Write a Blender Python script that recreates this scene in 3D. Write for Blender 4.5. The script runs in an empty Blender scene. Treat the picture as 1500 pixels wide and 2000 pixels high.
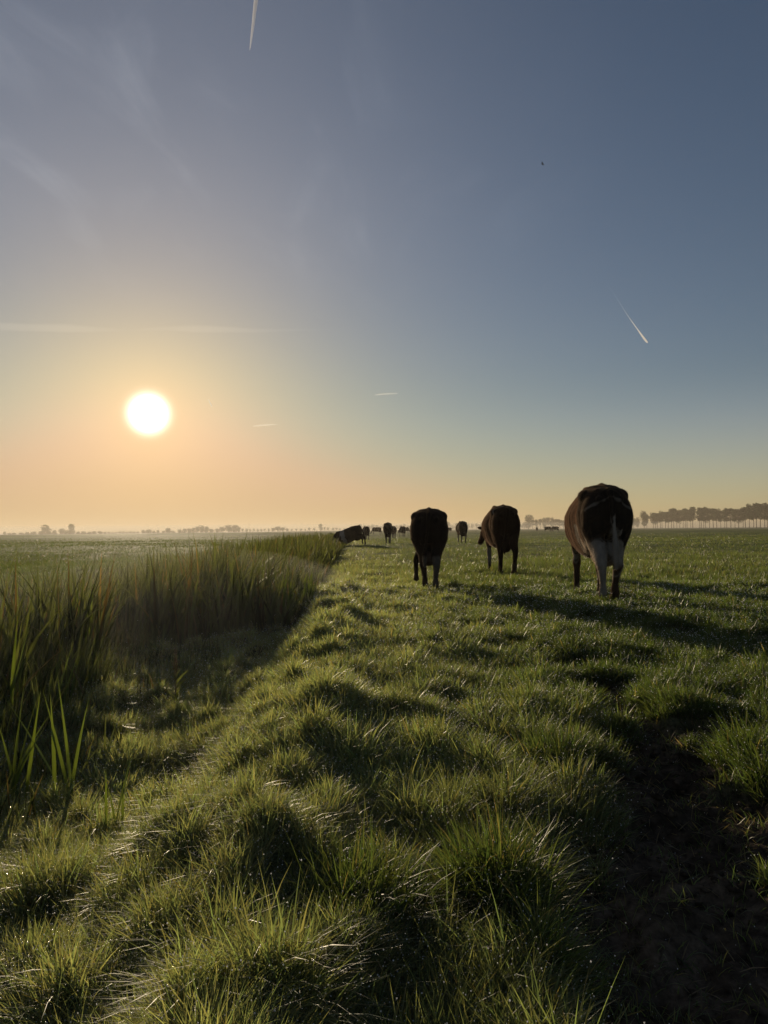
import bpy, bmesh, math, random
import numpy as np
from mathutils import Vector, Matrix

# ------------------------------------------------------------------ camera, sky, sun, exposure
scene = bpy.context.scene
COL = scene.collection
F = 1502.0                                  # focal length in photo pixels (1500 wide)
PITCH = math.atan(34.5 / F)
ROLL = math.radians(0.43)
cam_data = bpy.data.cameras.new('camera')
cam = bpy.data.objects.new('camera', cam_data)
COL.objects.link(cam)
scene.camera = cam
cam_data.sensor_fit = 'HORIZONTAL'
cam_data.sensor_width = 36
cam_data.lens = F / 1500 * 36
cam_data.clip_start = 0.05
cam_data.clip_end = 80000
CAMR = Matrix.Rotation(math.radians(90) + PITCH, 3, 'X') @ Matrix.Rotation(-ROLL, 3, 'Z')
cam.matrix_world = Matrix.Translation((0, 0, 1.0)) @ CAMR.to_4x4()
CP = Vector((0, 0, 1.0))


def ray(px, py):
    return (CAMR @ Vector(((px - 750) / F, (1000 - py) / F, -1))).normalized()


def at(px, py, d):
    """the point seen at photo pixel (px, py) whose y is d"""
    r = ray(px, py)
    return CP + r * (d / r.y)


SUN = ray(290, 808)
SUN_EL = math.asin(SUN.z)
SUN_AZ = math.atan2(SUN.x, SUN.y)

scene.view_settings.view_transform = 'Standard'
scene.view_settings.look = 'None'
scene.view_settings.gamma = 1
scene.view_settings.exposure = 0.0
scene.cycles.max_bounces = 6
scene.cycles.diffuse_bounces = 2
scene.cycles.glossy_bounces = 2
scene.cycles.transmission_bounces = 3
scene.cycles.transparent_max_bounces = 8
scene.cycles.volume_bounces = 0
scene.cycles.sample_clamp_indirect = 3
scene.cycles.use_adaptive_sampling = True
scene.cycles.adaptive_threshold = 0.01
scene.cycles.blur_glossy = 0.5

world = bpy.data.worlds.new('World')
scene.world = world
world.use_nodes = True
wt = world.node_tree
WN = wt.nodes


def nd(tree, typ, **kw):
    n = tree.nodes.new(typ)
    for k, v in kw.items():
        setattr(n, k, v)
    return n


def mth(tree, op, a, b=None, c=None):
    n = nd(tree, 'ShaderNodeMath', operation=op)
    for i, v in enumerate((a, b, c)):
        if v is None:
            continue
        if isinstance(v, (int, float)):
            n.inputs[i].default_value = v
        else:
            tree.links.new(v, n.inputs[i])
    return n.outputs[0]


def vmth(tree, op, a, b=None):
    n = nd(tree, 'ShaderNodeVectorMath', operation=op)
    for i, v in enumerate((a, b)):
        if v is None:
            continue
        if isinstance(v, (tuple, list, Vector)):
            n.inputs[i].default_value = v
        else:
            tree.links.new(v, n.inputs[i])
    return n


bg = WN['Background']
sky = nd(wt, 'ShaderNodeTexSky', sky_type='NISHITA', sun_disc=False)
sky.sun_elevation = SUN_EL
sky.sun_rotation = SUN_AZ
sky.air_density = 1.0
sky.dust_density = 0.15
sky.ozone_density = 1.0
STR = 0.05
tc = nd(wt, 'ShaderNodeTexCoord')
dirv = vmth(wt, 'NORMALIZE', tc.outputs['Generated']).outputs[0]
sep = nd(wt, 'ShaderNodeSeparateColor')
wt.links.new(sky.outputs[0], sep.inputs[0])
chan = []
for i, (cap, k) in enumerate(((0.59, 0.91), (0.405, 0.945), (0.31, 1.12))):   # soft shoulder of the sky's brightness
    s = mth(wt, 'MULTIPLY', sep.outputs[i], k)
    chan.append(mth(wt, 'SMOOTH_MIN', s, cap / STR, 0.35 * cap / STR))
cmb = nd(wt, 'ShaderNodeCombineXYZ')
for i in range(3):
    wt.links.new(chan[i], cmb.inputs[i])
base = vmth(wt, 'SCALE', cmb.outputs[0])
base.inputs['Scale'].default_value = STR
dot = vmth(wt, 'DOT_PRODUCT', dirv, SUN).outputs['Value']
ang = mth(wt, 'MULTIPLY', mth(wt, 'ARCCOSINE', mth(wt, 'MINIMUM', dot, 0.9999999)), 180 / math.pi)


def lobe(col, f):
    n = vmth(wt, 'SCALE', col)
    n.inputs[0].default_value = col
    wt.links.new(f, n.inputs['Scale'])
    return n.outputs[0]


def gauss(sigma):
    q = mth(wt, 'DIVIDE', ang, sigma)
    return mth(wt, 'EXPONENT', mth(wt, 'MULTIPLY', mth(wt, 'MULTIPLY', q, q), -1.0))


q4 = mth(wt, 'POWER', mth(wt, 'DIVIDE', ang, 1.17), 3.0)
core = lobe((3.6, 3.3, 3.0), mth(wt, 'EXPONENT', mth(wt, 'MULTIPLY', q4, -1.0)))
ring = lobe((0.62, 0.35, 0.06), mth(wt, 'EXPONENT', mth(wt, 'MULTIPLY', mth(wt, 'DIVIDE', ang, 7.0), -1.0)))
veil = lobe((0.050, 0.050, 0.053), gauss(24.0))
# thin cirrus high on the side of the sun
sx = nd(wt, 'ShaderNodeSeparateXYZ')
wt.links.new(dirv, sx.inputs[0])
cx_ = mth(wt, 'DIVIDE', sx.outputs[0], mth(wt, 'MAXIMUM', sx.outputs[2], 0.05))
cy_ = mth(wt, 'DIVIDE', sx.outputs[1], mth(wt, 'MAXIMUM', sx.outputs[2], 0.05))
cv = nd(wt, 'ShaderNodeCombineXYZ')
wt.links.new(cx_, cv.inputs[0])
wt.links.new(cy_, cv.inputs[1])
mp = nd(wt, 'ShaderNodeMapping')
mp.inputs['Rotation'].default_value = (0, 0, math.radians(8))
mp.inputs['Scale'].default_value = (2.6, 0.8, 1)
wt.links.new(cv.outputs[0], mp.inputs[0])
nz = nd(wt, 'ShaderNodeTexNoise')
nz.inputs['Scale'].default_value = 1.5
nz.inputs['Detail'].default_value = 7
nz.inputs['Roughness'].default_value = 0.55
nz.inputs['Distortion'].default_value = 0.7
wt.links.new(mp.outputs[0], nz.inputs['Vector'])
cr = nd(wt, 'ShaderNodeMapRange', interpolation_type='SMOOTHSTEP')
cr.inputs['From Min'].default_value = 0.47
cr.inputs['From Max'].default_value = 0.80
wt.links.new(nz.outputs[0], cr.inputs[0])
el_m = nd(wt, 'ShaderNodeMapRange', interpolation_type='SMOOTHSTEP')
el_m.inputs['From Min'].default_value = 0.24
el_m.inputs['From Max'].default_value = 0.42
wt.links.new(sx.outputs[2], el_m.inputs[0])
az_m = nd(wt, 'ShaderNodeMapRange', interpolation_type='SMOOTHSTEP')
az_m.inputs['From Min'].default_value = 0.34
az_m.inputs['From Max'].default_value = -0.30
wt.links.new(sx.outputs[0], az_m.inputs[0])
cmask = mth(wt, 'MULTIPLY', mth(wt, 'MULTIPLY', cr.outputs[0], el_m.outputs[0]), az_m.outputs[0])
cirrus = lobe((0.055, 0.055, 0.055), cmask)
sheet = lobe((0.042, 0.038, 0.034), mth(wt, 'MULTIPLY', el_m.outputs[0], az_m.outputs[0]))
tot = base.outputs[0]
lowb = nd(wt, 'ShaderNodeMapRange', interpolation_type='SMOOTHSTEP')
lowb.inputs['From Min'].default_value = 0.20
lowb.inputs['From Max'].default_value = 0.0
wt.links.new(sx.outputs[2], lowb.inputs[0])
away = nd(wt, 'ShaderNodeMapRange')
away.inputs['From Min'].default_value = 10.0
away.inputs['From Max'].default_value = 42.0
wt.links.new(ang, away.inputs[0])
cream = lobe((0.155, 0.130, 0.150), mth(wt, 'MULTIPLY', lowb.outputs[0], away.outputs[0]))
for a_ in (core, ring, veil, cirrus, sheet, cream):
    tot = vmth(wt, 'ADD', tot, a_).outputs[0]
low = nd(wt, 'ShaderNodeMapRange', interpolation_type='SMOOTHSTEP')
low.inputs['From Min'].default_value = 0.0
low.inputs['From Max'].default_value = 0.15
wt.links.new(sx.outputs[2], low.inputs[0])
lowmix = nd(wt, 'ShaderNodeMix', data_type='RGBA')
wt.links.new(low.outputs[0], lowmix.inputs['Factor'])
lowmix.inputs[6].default_value = (0.90, 0.885, 0.66, 1)      # the air near the horizon is dusty and warmer
lowmix.inputs[7].default_value = (1, 1, 1, 1)
tot = vmth(wt, 'MULTIPLY', tot, lowmix.outputs[2]).outputs[0]
wt.links.new(tot, bg.inputs[0])
bg.inputs[1].default_value = 1.0

sun_d = bpy.data.lights.new('sun', 'SUN')
sun_d.energy = 5.0
sun_d.angle = math.radians(0.5)
sun_d.color = (1.0, 0.80, 0.54)
sun = bpy.data.objects.new('sun', sun_d)
COL.objects.link(sun)
sun.rotation_euler = SUN.to_track_quat('Z', 'Y').to_euler()

# ------------------------------------------------------------------ helpers
rng = np.random.default_rng(7)
random.seed(7)


def tag(o, label=None, cat=None, group=None, kind=None):
    if label:
        o['label'] = label
    if cat:
        o['category'] = cat
    if group:
        o['group'] = group
    if kind:
        o['kind'] = kind
    return o


def mesh_np(name, verts, faces_flat, loop_total, mat, color=None, smooth=False, parent=None):
    """one mesh object from numpy arrays; faces_flat = vertex indices, loop_total = corners per face"""
    me = bpy.data.meshes.new(name)
    nv = len(verts)
    nf = len(loop_total)
    me.vertices.add(nv)
    me.vertices.foreach_set('co', np.ascontiguousarray(verts, dtype=np.float32).ravel())
    me.loops.add(len(faces_flat))
    me.loops.foreach_set('vertex_index', faces_flat.astype(np.int32))
    me.polygons.add(nf)
    ls = np.zeros(nf, dtype=np.int32)
    ls[1:] = np.cumsum(loop_total)[:-1]
    me.polygons.foreach_set('loop_start', ls)
    if smooth:
        me.polygons.foreach_set('use_smooth', np.ones(nf, dtype=bool))
    me.update(calc_edges=True)
    if color is not None:
        a = me.color_attributes.new('tint', 'FLOAT_COLOR', 'POINT')
        c4 = np.ones((nv, 4), dtype=np.float32)
        c4[:, :color.shape[1]] = color
        a.data.foreach_set('color', c4.ravel())
    me.materials.append(mat)
    o = bpy.data.objects.new(name, me)
    COL.objects.link(o)
    if parent:
        o.parent = parent
    return o


def hashn(ix, iy, seed):
    h = (ix.astype(np.int64) * 374761393 + iy.astype(np.int64) * 668265263 + seed * 1274126177) & 0x7fffffff
    h = ((h ^ (h >> 13)) * 1103515245) & 0x7fffffff
    h = (h ^ (h >> 16)) & 0xffff
    return h / 65535.0


def noise(x, y, s, seed=0):
    x = x / s
    y = y / s
    ix = np.floor(x)
    iy = np.floor(y)
    fx = x - ix
    fy = y - iy
    fx = fx * fx * (3 - 2 * fx)
    fy = fy * fy * (3 - 2 * fy)
    a = hashn(ix, iy, seed)
    b = hashn(ix + 1, iy, seed)
    c = hashn(ix, iy + 1, seed)
    d = hashn(ix + 1, iy + 1, seed)
    return (a * (1 - fx) + b * fx) * (1 - fy) + (c * (1 - fx) + d * fx) * fy


def sstep(a, b, x):
    t = np.clip((x - a) / (b - a), 0, 1)
    return t * t * (3 - 2 * t)


# ------------------------------------------------------------------ the shape of the land
WATER_Z = -0.44


def ucoord(x, y):
    """distance from the ditch's right-hand edge, negative over the ditch"""
    return x + 0.42 + 0.036 * y + 0.35 * (noise(x * 0 + 3, y, 2.6, 5) - 0.5) * sstep(2, 8, y)


MUD = [(0.98, 1.0, 0.68), (1.02, 1.55, 0.68), (1.08, 2.05, 0.68), (1.20, 2.6, 0.46), (1.05, 2.95, 0.26),
       (1.18, 3.4, 0.30), (1.50, 3.75, 0.24), (1.28, 4.2, 0.22), (1.40, 4.8, 0.24), (1.34, 5.5, 0.20),
       (2.1, 2.2, 0.55), (1.05, 6.5, 0.16), (0.9, 7.6, 0.2), (2.3, 7.7, 0.25), (2.75, 7.1, 0.3), (3.3, 6.5, 0.4),
       (3.9, 6.0, 0.5), (2.05, 8.3, 0.22), (1.7, 8.9, 0.25), (1.05, 9.6, 0.22), (0.55, 8.8, 0.14), (1.9, 5.6, 0.14), (2.6, 4.4, 0.2), (1.0, 4.6, 0.12), (1.75, 3.2, 0.2)]


def mud(x, y):
    m = np.zeros_like(x)
    w = 0.16 * (noise(x, y, 0.22, 11) - 0.5) + 0.10 * (noise(x, y, 0.07, 12) - 0.5)
    near = (y < 11) & (y > -1) & (np.abs(x) < 6)
    if near.any():
        xn, yn, wn = x[near], y[near], w[near]
        mm = np.zeros_like(xn)
        for (cx, cy, r) in MUD:
            d = np.sqrt((xn - cx) ** 2 + ((yn - cy) * 0.9) ** 2) / r + wn / max(r, 0.25)
            mm = np.maximum(mm, 1 - sstep(0.75, 1.08, d))
        m[near] = mm
    return m


# hummocks (x, y, radius, height); the first ones are the tussocks that stand out in the photograph
def ground_pt(px, py, z):
    r = ray(px, py)
    t = (z - 1.0) / r.z
    return (r.x * t, r.y * t)


HERO = []   # px, py of the base, z, radius m, bump m, blade length, n blades, tint key, label
for spec in [
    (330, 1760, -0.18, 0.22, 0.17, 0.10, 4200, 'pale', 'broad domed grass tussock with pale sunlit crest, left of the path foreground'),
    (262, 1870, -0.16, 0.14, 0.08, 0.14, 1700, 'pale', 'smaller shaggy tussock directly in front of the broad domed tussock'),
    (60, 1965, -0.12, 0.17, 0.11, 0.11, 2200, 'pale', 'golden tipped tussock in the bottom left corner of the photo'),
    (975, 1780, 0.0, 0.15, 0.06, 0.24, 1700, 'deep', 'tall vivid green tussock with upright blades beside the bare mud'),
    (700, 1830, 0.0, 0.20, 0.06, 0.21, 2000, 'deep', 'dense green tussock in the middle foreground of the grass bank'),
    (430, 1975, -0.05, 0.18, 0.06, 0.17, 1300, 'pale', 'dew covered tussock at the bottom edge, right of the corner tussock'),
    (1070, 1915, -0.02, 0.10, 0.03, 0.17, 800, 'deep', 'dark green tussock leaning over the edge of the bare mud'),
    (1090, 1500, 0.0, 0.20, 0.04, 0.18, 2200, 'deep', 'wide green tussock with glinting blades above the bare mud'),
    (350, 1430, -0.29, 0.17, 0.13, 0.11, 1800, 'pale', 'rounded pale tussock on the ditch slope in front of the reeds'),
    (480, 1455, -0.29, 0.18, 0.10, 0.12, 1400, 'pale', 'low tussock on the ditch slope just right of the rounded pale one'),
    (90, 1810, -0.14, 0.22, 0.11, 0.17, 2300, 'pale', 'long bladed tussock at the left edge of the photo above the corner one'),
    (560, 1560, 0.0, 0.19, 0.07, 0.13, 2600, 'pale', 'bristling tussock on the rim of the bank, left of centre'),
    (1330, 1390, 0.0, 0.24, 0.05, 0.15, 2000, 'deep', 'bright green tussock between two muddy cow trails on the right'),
]:
    gx, gy = ground_pt(spec[0], spec[1], spec[2])
    HERO.append((gx, gy) + spec[3:])

HUM = [(h[0], h[1], h[2] * 1.05, h[3]) for h in HERO]
cand = 0
while cand < 16000 and len(HUM) < 1150:
    cand += 1
    y = random.uniform(1.15, 13) if cand % 2 else random.uniform(1.15, 6)
    x = random.uniform(-0.62 * y - 0.9, 0.62 * y + 0.9)
    u = x + 0.42 + 0.036 * y
    if u < (-1.7 if y > 8 else -2.6):
        continue
    if mud(np.array([x]), np.array([y]))[0] > 0.1:
        continue
    left = u < 0.4
    r = random.choice((random.uniform(0.06, 0.11), random.uniform(0.09, 0.20))) * (1.1 if left else 1.0) * (1 + 0.05 * y)
    if any((x - a) ** 2 + (y - b) ** 2 < (0.72 * (r + c)) ** 2 for a, b, c, _ in HUM):
        continue
    HUM.append((x, y, r, (random.uniform(0.03, 0.15) if left else random.uniform(0.0, 0.04)) * min(1.3, r / 0.13)))
PRINTS = []
for _ in range(34):
    y = random.uniform(1.3, 6.5)
    x = random.uniform(0.5, 2.6)
    if 0.9 < mud(np.array([x]), np.array([y]))[0] and x < 0.56 * y:
        HUM.append((x, y, random.uniform(0.03, 0.055), 0.012))
for _ in range(150):                        # hoofprints trodden into the mud
    y = random.uniform(1.2, 7.5)
    x = random.uniform(0.3, 3.2)
    if mud(np.array([x]), np.array([y]))[0] > 0.6:
        PRINTS.append((x, y, random.uniform(0.035, 0.06), -random.uniform(0.02, 0.045)))
HG = 0.02                                   # the hummocks, summed on a 2 cm raster
HF = np.zeros((820, 1220))
for (hx_, hy_, hr_, hh_) in HUM + PRINTS:
    w_ = int(hr_ * 2.4 / HG) + 1
    a0 = max(int(hy_ / HG) - w_, 0)
    b0 = max(int((hx_ + 12) / HG) - w_, 0)
    a1 = min(a0 + 2 * w_, 820)
    b1 = min(b0 + 2 * w_, 1220)
    yy_, xx_ = np.mgrid[a0:a1, b0:b1]
    HF[a0:a1, b0:b1] += hh_ * np.exp(-1.3 * ((xx_ * HG - 12 - hx_) ** 2 + (yy_ * HG - hy_) ** 2) / hr_ ** 2)


def height(x, y):
    x = np.asarray(x, dtype=np.float64)
    y = np.asarray(y, dtype=np.float64)
    u = ucoord(x, y)
    far_fade = 1 - sstep(330, 420, y)
    nr = 1 - sstep(7.5, 10.0, y)
    shelf = 0.31 * (1 - sstep(-0.42, 0.10, u)) * (0.45 + 0.55 * sstep(1.8, 3.6, y)) + 0.30 * (1 - sstep(-2.9, -2.1, u))
    d = -(0.60 * (1 - sstep(-1.75, 0.15, u)) * (1 - nr) + shelf * nr) * sstep(-4.9, -3.9, u) * far_fade
    z = d
    z = z + 0.05 * (noise(x, y, 1.3, 1) - 0.5) + 0.10 * (noise(x, y, 5.0, 2) - 0.5) * sstep(3, 12, y)
    z = z + 0.03 * (noise(x, y, 0.33, 3) - 0.5)
    z = z + 0.16 * (noise(x, y, 23.0, 4) - 0.5) * sstep(20, 60, y)
    m = mud(x, y)
    z = z - m * (0.05 + 0.03 * (noise(x, y, 0.035, 10) - 0.5) + 0.07 * (noise(x, y, 0.19, 8) - 0.35) + 0.05 * (noise(x, y, 0.075, 9) - 0.5))
    near = (y > 0.4) & (y < 15.5) & (np.abs(x) < 11.8)
    if near.any():
        gx = (x[near] + 12) / HG
        gy = y[near] / HG
        ix = gx.astype(int)
        iy = gy.astype(int)
        fx = gx - ix
        fy = gy - iy
        z[near] += (HF[iy, ix] * (1 - fx) + HF[iy, ix + 1] * fx) * (1 - fy) + (HF[iy + 1, ix] * (1 - fx) + HF[iy + 1, ix + 1] * fx) * fy
    # low dike across the far left field, and the land sinking away behind it
    dk = sstep(-62, -50, x) * (1 - sstep(-9, -5.5, x))
    z = z + 0.62 * np.exp(-((y - 150 + 0.5 * x) / 9.0) ** 2) * dk
    z = z - 5.0 * sstep(-60, -430, x) * sstep(180, 950, y)
    return z


def H1(x, y):
    return float(height(np.array([x]), np.array([y]))[0])


# ------------------------------------------------------------------ materials
def new_mat(name):
    m = bpy.data.materials.new(name)
    m.use_nodes = True
    t = m.node_tree
    for n in list(t.nodes):
        t.nodes.remove(n)
    out = nd(t, 'ShaderNodeOutputMaterial')
    return m, t, out


def leaf_mat(name, trans=0.5, rough=0.44, tcol=(1.85, 1.9, 0.85), spec=0.36, dull=1.0):
    m, t, out = new_mat(name)
    at_ = nd(t, 'ShaderNodeVertexColor', layer_name='tint')
    p = nd(t, 'ShaderNodeBsdfPrincipled')
    c0 = vmth(t, 'MULTIPLY', at_.outputs[0], (dull, dull, dull)).outputs[0]
    t.links.new(c0, p.inputs['Base Color'])
    p.inputs['Roughness'].default_value = rough
    p.inputs['Specular IOR Level'].default_value = spec
    tr = nd(t, 'ShaderNodeBsdfTranslucent')
    c1 = vmth(t, 'MULTIPLY', at_.outputs[0], tcol).outputs[0]
    t.links.new(c1, tr.inputs[0])
    mx = nd(t, 'ShaderNodeMixShader')
    mx.inputs[0].default_value = trans
    t.links.new(p.outputs[0], mx.inputs[1])
    t.links.new(tr.outputs[0], mx.inputs[2])
    t.links.new(mx.outputs[0], out.inputs[0])
    return m


M_grass = leaf_mat('grass_blades', 0.5)
M_reed = leaf_mat('reed_leaves', 0.40, rough=0.5, tcol=(1.8, 1.6, 0.7))
M_crown = leaf_mat('tree_leaves', 0.25, rough=0.7, tcol=(1.2, 1.3, 0.6), spec=0.2)


def ground_mat():
    m, t, out = new_mat('pasture_ground')
    at_ = nd(t, 'ShaderNodeVertexColor', layer_name='tint')
    geo = nd(t, 'ShaderNodeNewGeometry')
    n1 = nd(t, 'ShaderNodeTexNoise')
    n1.inputs['Scale'].default_value = 28
    n1.inputs['Detail'].default_value = 8
    n1.inputs['Roughness'].default_value = 0.65
    t.links.new(geo.outputs['Position'], n1.inputs['Vector'])
    n2 = nd(t, 'ShaderNodeTexNoise')
    n2.inputs['Scale'].default_value = 0.9
    n2.inputs['Detail'].default_value = 9
    n2.inputs['Roughness'].default_value = 0.7
    t.links.new(geo.outputs['Position'], n2.inputs['Vector'])
    f = mth(t, 'MULTIPLY', mth(t, 'MAXIMUM', mth(t, 'MULTIPLY_ADD', n1.outputs[0], 4.4, -1.2), 0.15), mth(t, 'MULTIPLY_ADD', n2.outputs[0], 1.2, 0.4))
    c = vmth(t, 'SCALE', at_.outputs[0])
    t.links.new(f, c.inputs['Scale'])
    p = nd(t, 'ShaderNodeBsdfPrincipled')
    t.links.new(c.outputs[0], p.inputs['Base Color'])
    p.inputs['Roughness'].default_value = 0.9
    p.inputs['Specular IOR Level'].default_value = 0.03
    b = nd(t, 'ShaderNodeBump')
    b.inputs['Strength'].default_value = 0.7
    b.inputs['Distance'].default_value = 0.02
    t.links.new(n1.outputs[0], b.inputs['Height'])
    t.links.new(b.outputs[0], p.inputs['Normal'])
    t.links.new(p.outputs[0], out.inputs[0])
    return m


M_ground = ground_mat()

m, t, out = new_mat('ditch_water')
p = nd(t, 'ShaderNodeBsdfPrincipled')
p.inputs['Base Color'].default_value = (0.012, 0.014, 0.008, 1)
p.inputs['Roughness'].default_value = 0.06
nw = nd(t, 'ShaderNodeTexNoise')
nw.inputs['Scale'].default_value = 9
nw.inputs['Detail'].default_value = 3
gw = nd(t, 'ShaderNodeNewGeometry')
t.links.new(gw.outputs['Position'], nw.inputs['Vector'])
bw = nd(t, 'ShaderNodeBump')
bw.inputs['Strength'].default_value = 0.12
bw.inputs['Distance'].default_value = 0.03
t.links.new(nw.outputs[0], bw.inputs['Height'])
t.links.new(bw.outputs[0], p.inputs['Normal'])
t.links.new(p.outputs[0], out.inputs[0])
M_water = m

m, t, out = new_mat('dew_water')
p = nd(t, 'ShaderNodeBsdfPrincipled')
p.inputs['Base Color'].default_value = (0.9, 0.9, 0.9, 1)
p.inputs['Roughness'].default_value = 0.16
p.inputs['Specular IOR Level'].default_value = 1.0
tr = nd(t, 'ShaderNodeBsdfTranslucent')
tr.inputs[0].default_value = (0.95, 0.95, 0.95, 1)
mx = nd(t, 'ShaderNodeMixShader')
mx.inputs[0].default_value = 0.6
t.links.new(p.outputs[0], mx.inputs[1])
t.links.new(tr.outputs[0], mx.inputs[2])
t.links.new(mx.outputs[0], out.inputs[0])
M_dew = m

m, t, out = new_mat('bark')
p = nd(t, 'ShaderNodeBsdfPrincipled')
nb = nd(t, 'ShaderNodeTexNoise')
nb.inputs['Scale'].default_value = 3
rb = nd(t, 'ShaderNodeValToRGB')
rb.color_ramp.elements[0].color = (0.03, 0.025, 0.018, 1)
rb.color_ramp.elements[1].color = (0.08, 0.065, 0.05, 1)
t.links.new(nb.outputs[0], rb.inputs[0])
t.links.new(rb.outputs[0], p.inputs['Base Color'])
p.inputs['Roughness'].default_value = 0.9
t.links.new(p.outputs[0], out.inputs[0])
M_bark = m

m, t, out = new_mat('cow_coat')
at_ = nd(t, 'ShaderNodeVertexColor', layer_name='tint')
p = nd(t, 'ShaderNodeBsdfPrincipled')
tcx = nd(t, 'ShaderNodeTexCoord')
nc = nd(t, 'ShaderNodeTexNoise')
nc.inputs['Scale'].default_value = 22
nc.inputs['Detail'].default_value = 6
mpn = nd(t, 'ShaderNodeMapping')
mpn.inputs['Scale'].default_value = (1, 1, 0.3)
t.links.new(tcx.outputs['Object'], mpn.inputs[0])
t.links.new(mpn.outputs[0], nc.inputs['Vector'])
cs = vmth(t, 'SCALE', at_.outputs[0])
t.links.new(mth(t, 'MULTIPLY_ADD', nc.outputs[0], 0.9, 0.55), cs.inputs['Scale'])
t.links.new(cs.outputs[0], p.inputs['Base Color'])
p.inputs['Roughness'].default_value = 0.62
p.inputs['Specular IOR Level'].default_value = 0.0
p.inputs['Sheen Weight'].default_value = 0.10
p.inputs['Sheen Roughness'].default_value = 0.4
p.inputs['Sheen Tint'].default_value = (1, 0.75, 0.55, 1)
bc = nd(t, 'ShaderNodeBump')
bc.inputs['Strength'].default_value = 0.35
bc.inputs['Distance'].default_value = 0.012
t.links.new(nc.outputs[0], bc.inputs['Height'])
t.links.new(bc.outputs[0], p.inputs['Normal'])
t.links.new(p.outputs[0], out.inputs[0])
M_cow = m

# ------------------------------------------------------------------ ground
GREEN = np.array([0.075, 0.100, 0.030])
SOIL = np.array([0.058, 0.044, 0.031])


def build_ground():
    ys = [-400, -200, -100, -50, -25, -12, -6, -3, -1.5, -0.5, 0.2]
    y = 0.6
    while y < 8:
        ys.append(y)
        y += 0.022
    while y < 6000:
        ys.append(y)
        y *= 1.018
    ys.append(6000)
    ys = np.array(ys)
    n = 1000
    s = np.linspace(-1, 1, n)
    xs = 0.80 * np.sinh(9.3 * s)
    X, Y = np.meshgrid(xs, ys)
    Z = height(X.ravel(), Y.ravel())
    V = np.stack([X.ravel(), Y.ravel(), Z], 1)
    r, c = X.shape
    idx = np.arange(r * c).reshape(r, c)
    q = np.stack([idx[:-1, :-1], idx[:-1, 1:], idx[1:, 1:], idx[1:, :-1]], -1).reshape(-1, 4)
    xf, yf = X.ravel(), Y.ravel()
    g = sstep(10, 45, yf)[:, None]
    v = noise(xf, yf, 3.1, 21)[:, None] * 0.6 + noise(xf, yf, 14, 22)[:, None] * 0.6 + 0.4
    near_c = SOIL * 0.9 + 0.35 * GREEN
    colr = (near_c * (1 - g) + GREEN * 1.15 * g) * v
    mm = mud(xf, yf)[:, None]
    soilc = SOIL * (0.7 + 0.9 * noise(xf, yf, 0.09, 23)[:, None] * noise(xf, yf, 0.4, 24)[:, None] * 2)
    colr = colr * (1 - mm) + soilc * mm
    o = mesh_np('ground', V, q.ravel(), np.full(len(q), 4), M_ground, colr, smooth=True)
    tag(o, kind='structure')


build_ground()

# water in the ditch
bm = bmesh.new()
rows = []
for y in [1.0, 2, 3, 4, 6, 8, 10, 14, 20, 30, 45, 70, 110, 170, 260, 400]:
    xe = -0.42 - 0.036 * y - (0.5 if y > 11 else 0)
    rows.append([bm.verts.new((xe - k, y, WATER_Z)) for k in (0.8, 1.9, 3.0, 4.1)])
for a, b in zip(rows, rows[1:]):
    for k in range(3):
        bm.faces.new((a[k + 1], a[k], b[k], b[k + 1]))
bmesh.ops.recalc_face_normals(bm, faces=bm.faces)
me = bpy.data.meshes.new('ditch_water')
bm.to_mesh(me)
bm.free()
me.materials.append(M_water)
o = bpy.data.objects.new('ditch_water', me)
COL.objects.link(o)
tag(o, kind='structure')


# ------------------------------------------------------------------ blades
def blades(root, L, W, az, lean, bend, nseg, col, tipcol=None, twist=None, tipw=0.0):
    """ribbons; root (N,3); lean/bend fractions of L the blade travels sideways; returns verts, faces, colours"""
    N = len(root)
    dx = np.cos(az)
    dy = np.sin(az)
    if twist is None:
        twist = rng.uniform(-1.57, 1.57, N)
    wa = az + np.pi / 2 + twist
    wx = np.cos(wa)
    wy = np.sin(wa)
    nv = 2 * nseg + 1
    V = np.zeros((N, nv, 3), dtype=np.float32)
    C = np.zeros((N, nv, 3), dtype=np.float32)
    if tipcol is None:
        tipcol = col
    for k in range(nseg + 1):
        t = k / nseg
        h = L * (lean * t + bend * t * t)
        z = L * (t * np.sqrt(np.clip(1 - lean ** 2, 0.15, 1)) - 0.75 * bend ** 1.5 * t ** 2.2)
        cx = root[:, 0] + dx * h
        cy = root[:, 1] + dy * h
        cz = root[:, 2] + z
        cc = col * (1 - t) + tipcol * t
        if k == nseg:
            V[:, 2 * k, 0] = cx
            V[:, 2 * k, 1] = cy
            V[:, 2 * k, 2] = cz
            C[:, 2 * k] = cc
        else:
            w = W * 0.5 * (0.75 + 0.5 * math.sin(math.pi * min(t * 1.2, 1))) * (1 - t ** 3)
            for sgn, j in ((-1, 0), (1, 1)):
                V[:, 2 * k + j, 0] = cx + sgn * wx * w
                V[:, 2 * k + j, 1] = cy + sgn * wy * w
                V[:, 2 * k + j, 2] = cz
                C[:, 2 * k + j] = cc
    f = []
    lt = []
    for k in range(nseg - 1):
        f += [2 * k, 2 * k + 1, 2 * k + 3, 2 * k + 2]
        lt.append(4)
    k = nseg - 1
    f += [2 * k, 2 * k + 1, 2 * k + 2]
    lt.append(3)
    f = np.array(f)
    FF = (f[None, :] + (np.arange(N) * nv)[:, None]).ravel()
    LT = np.tile(np.array(lt), N)
    tips = V[np.arange(N), np.where(rng.random(N) < 0.6, nv - 1, nv - 3)].copy()
    return V.reshape(-1, 3), FF, LT, C.reshape(-1, 3), tips


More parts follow.
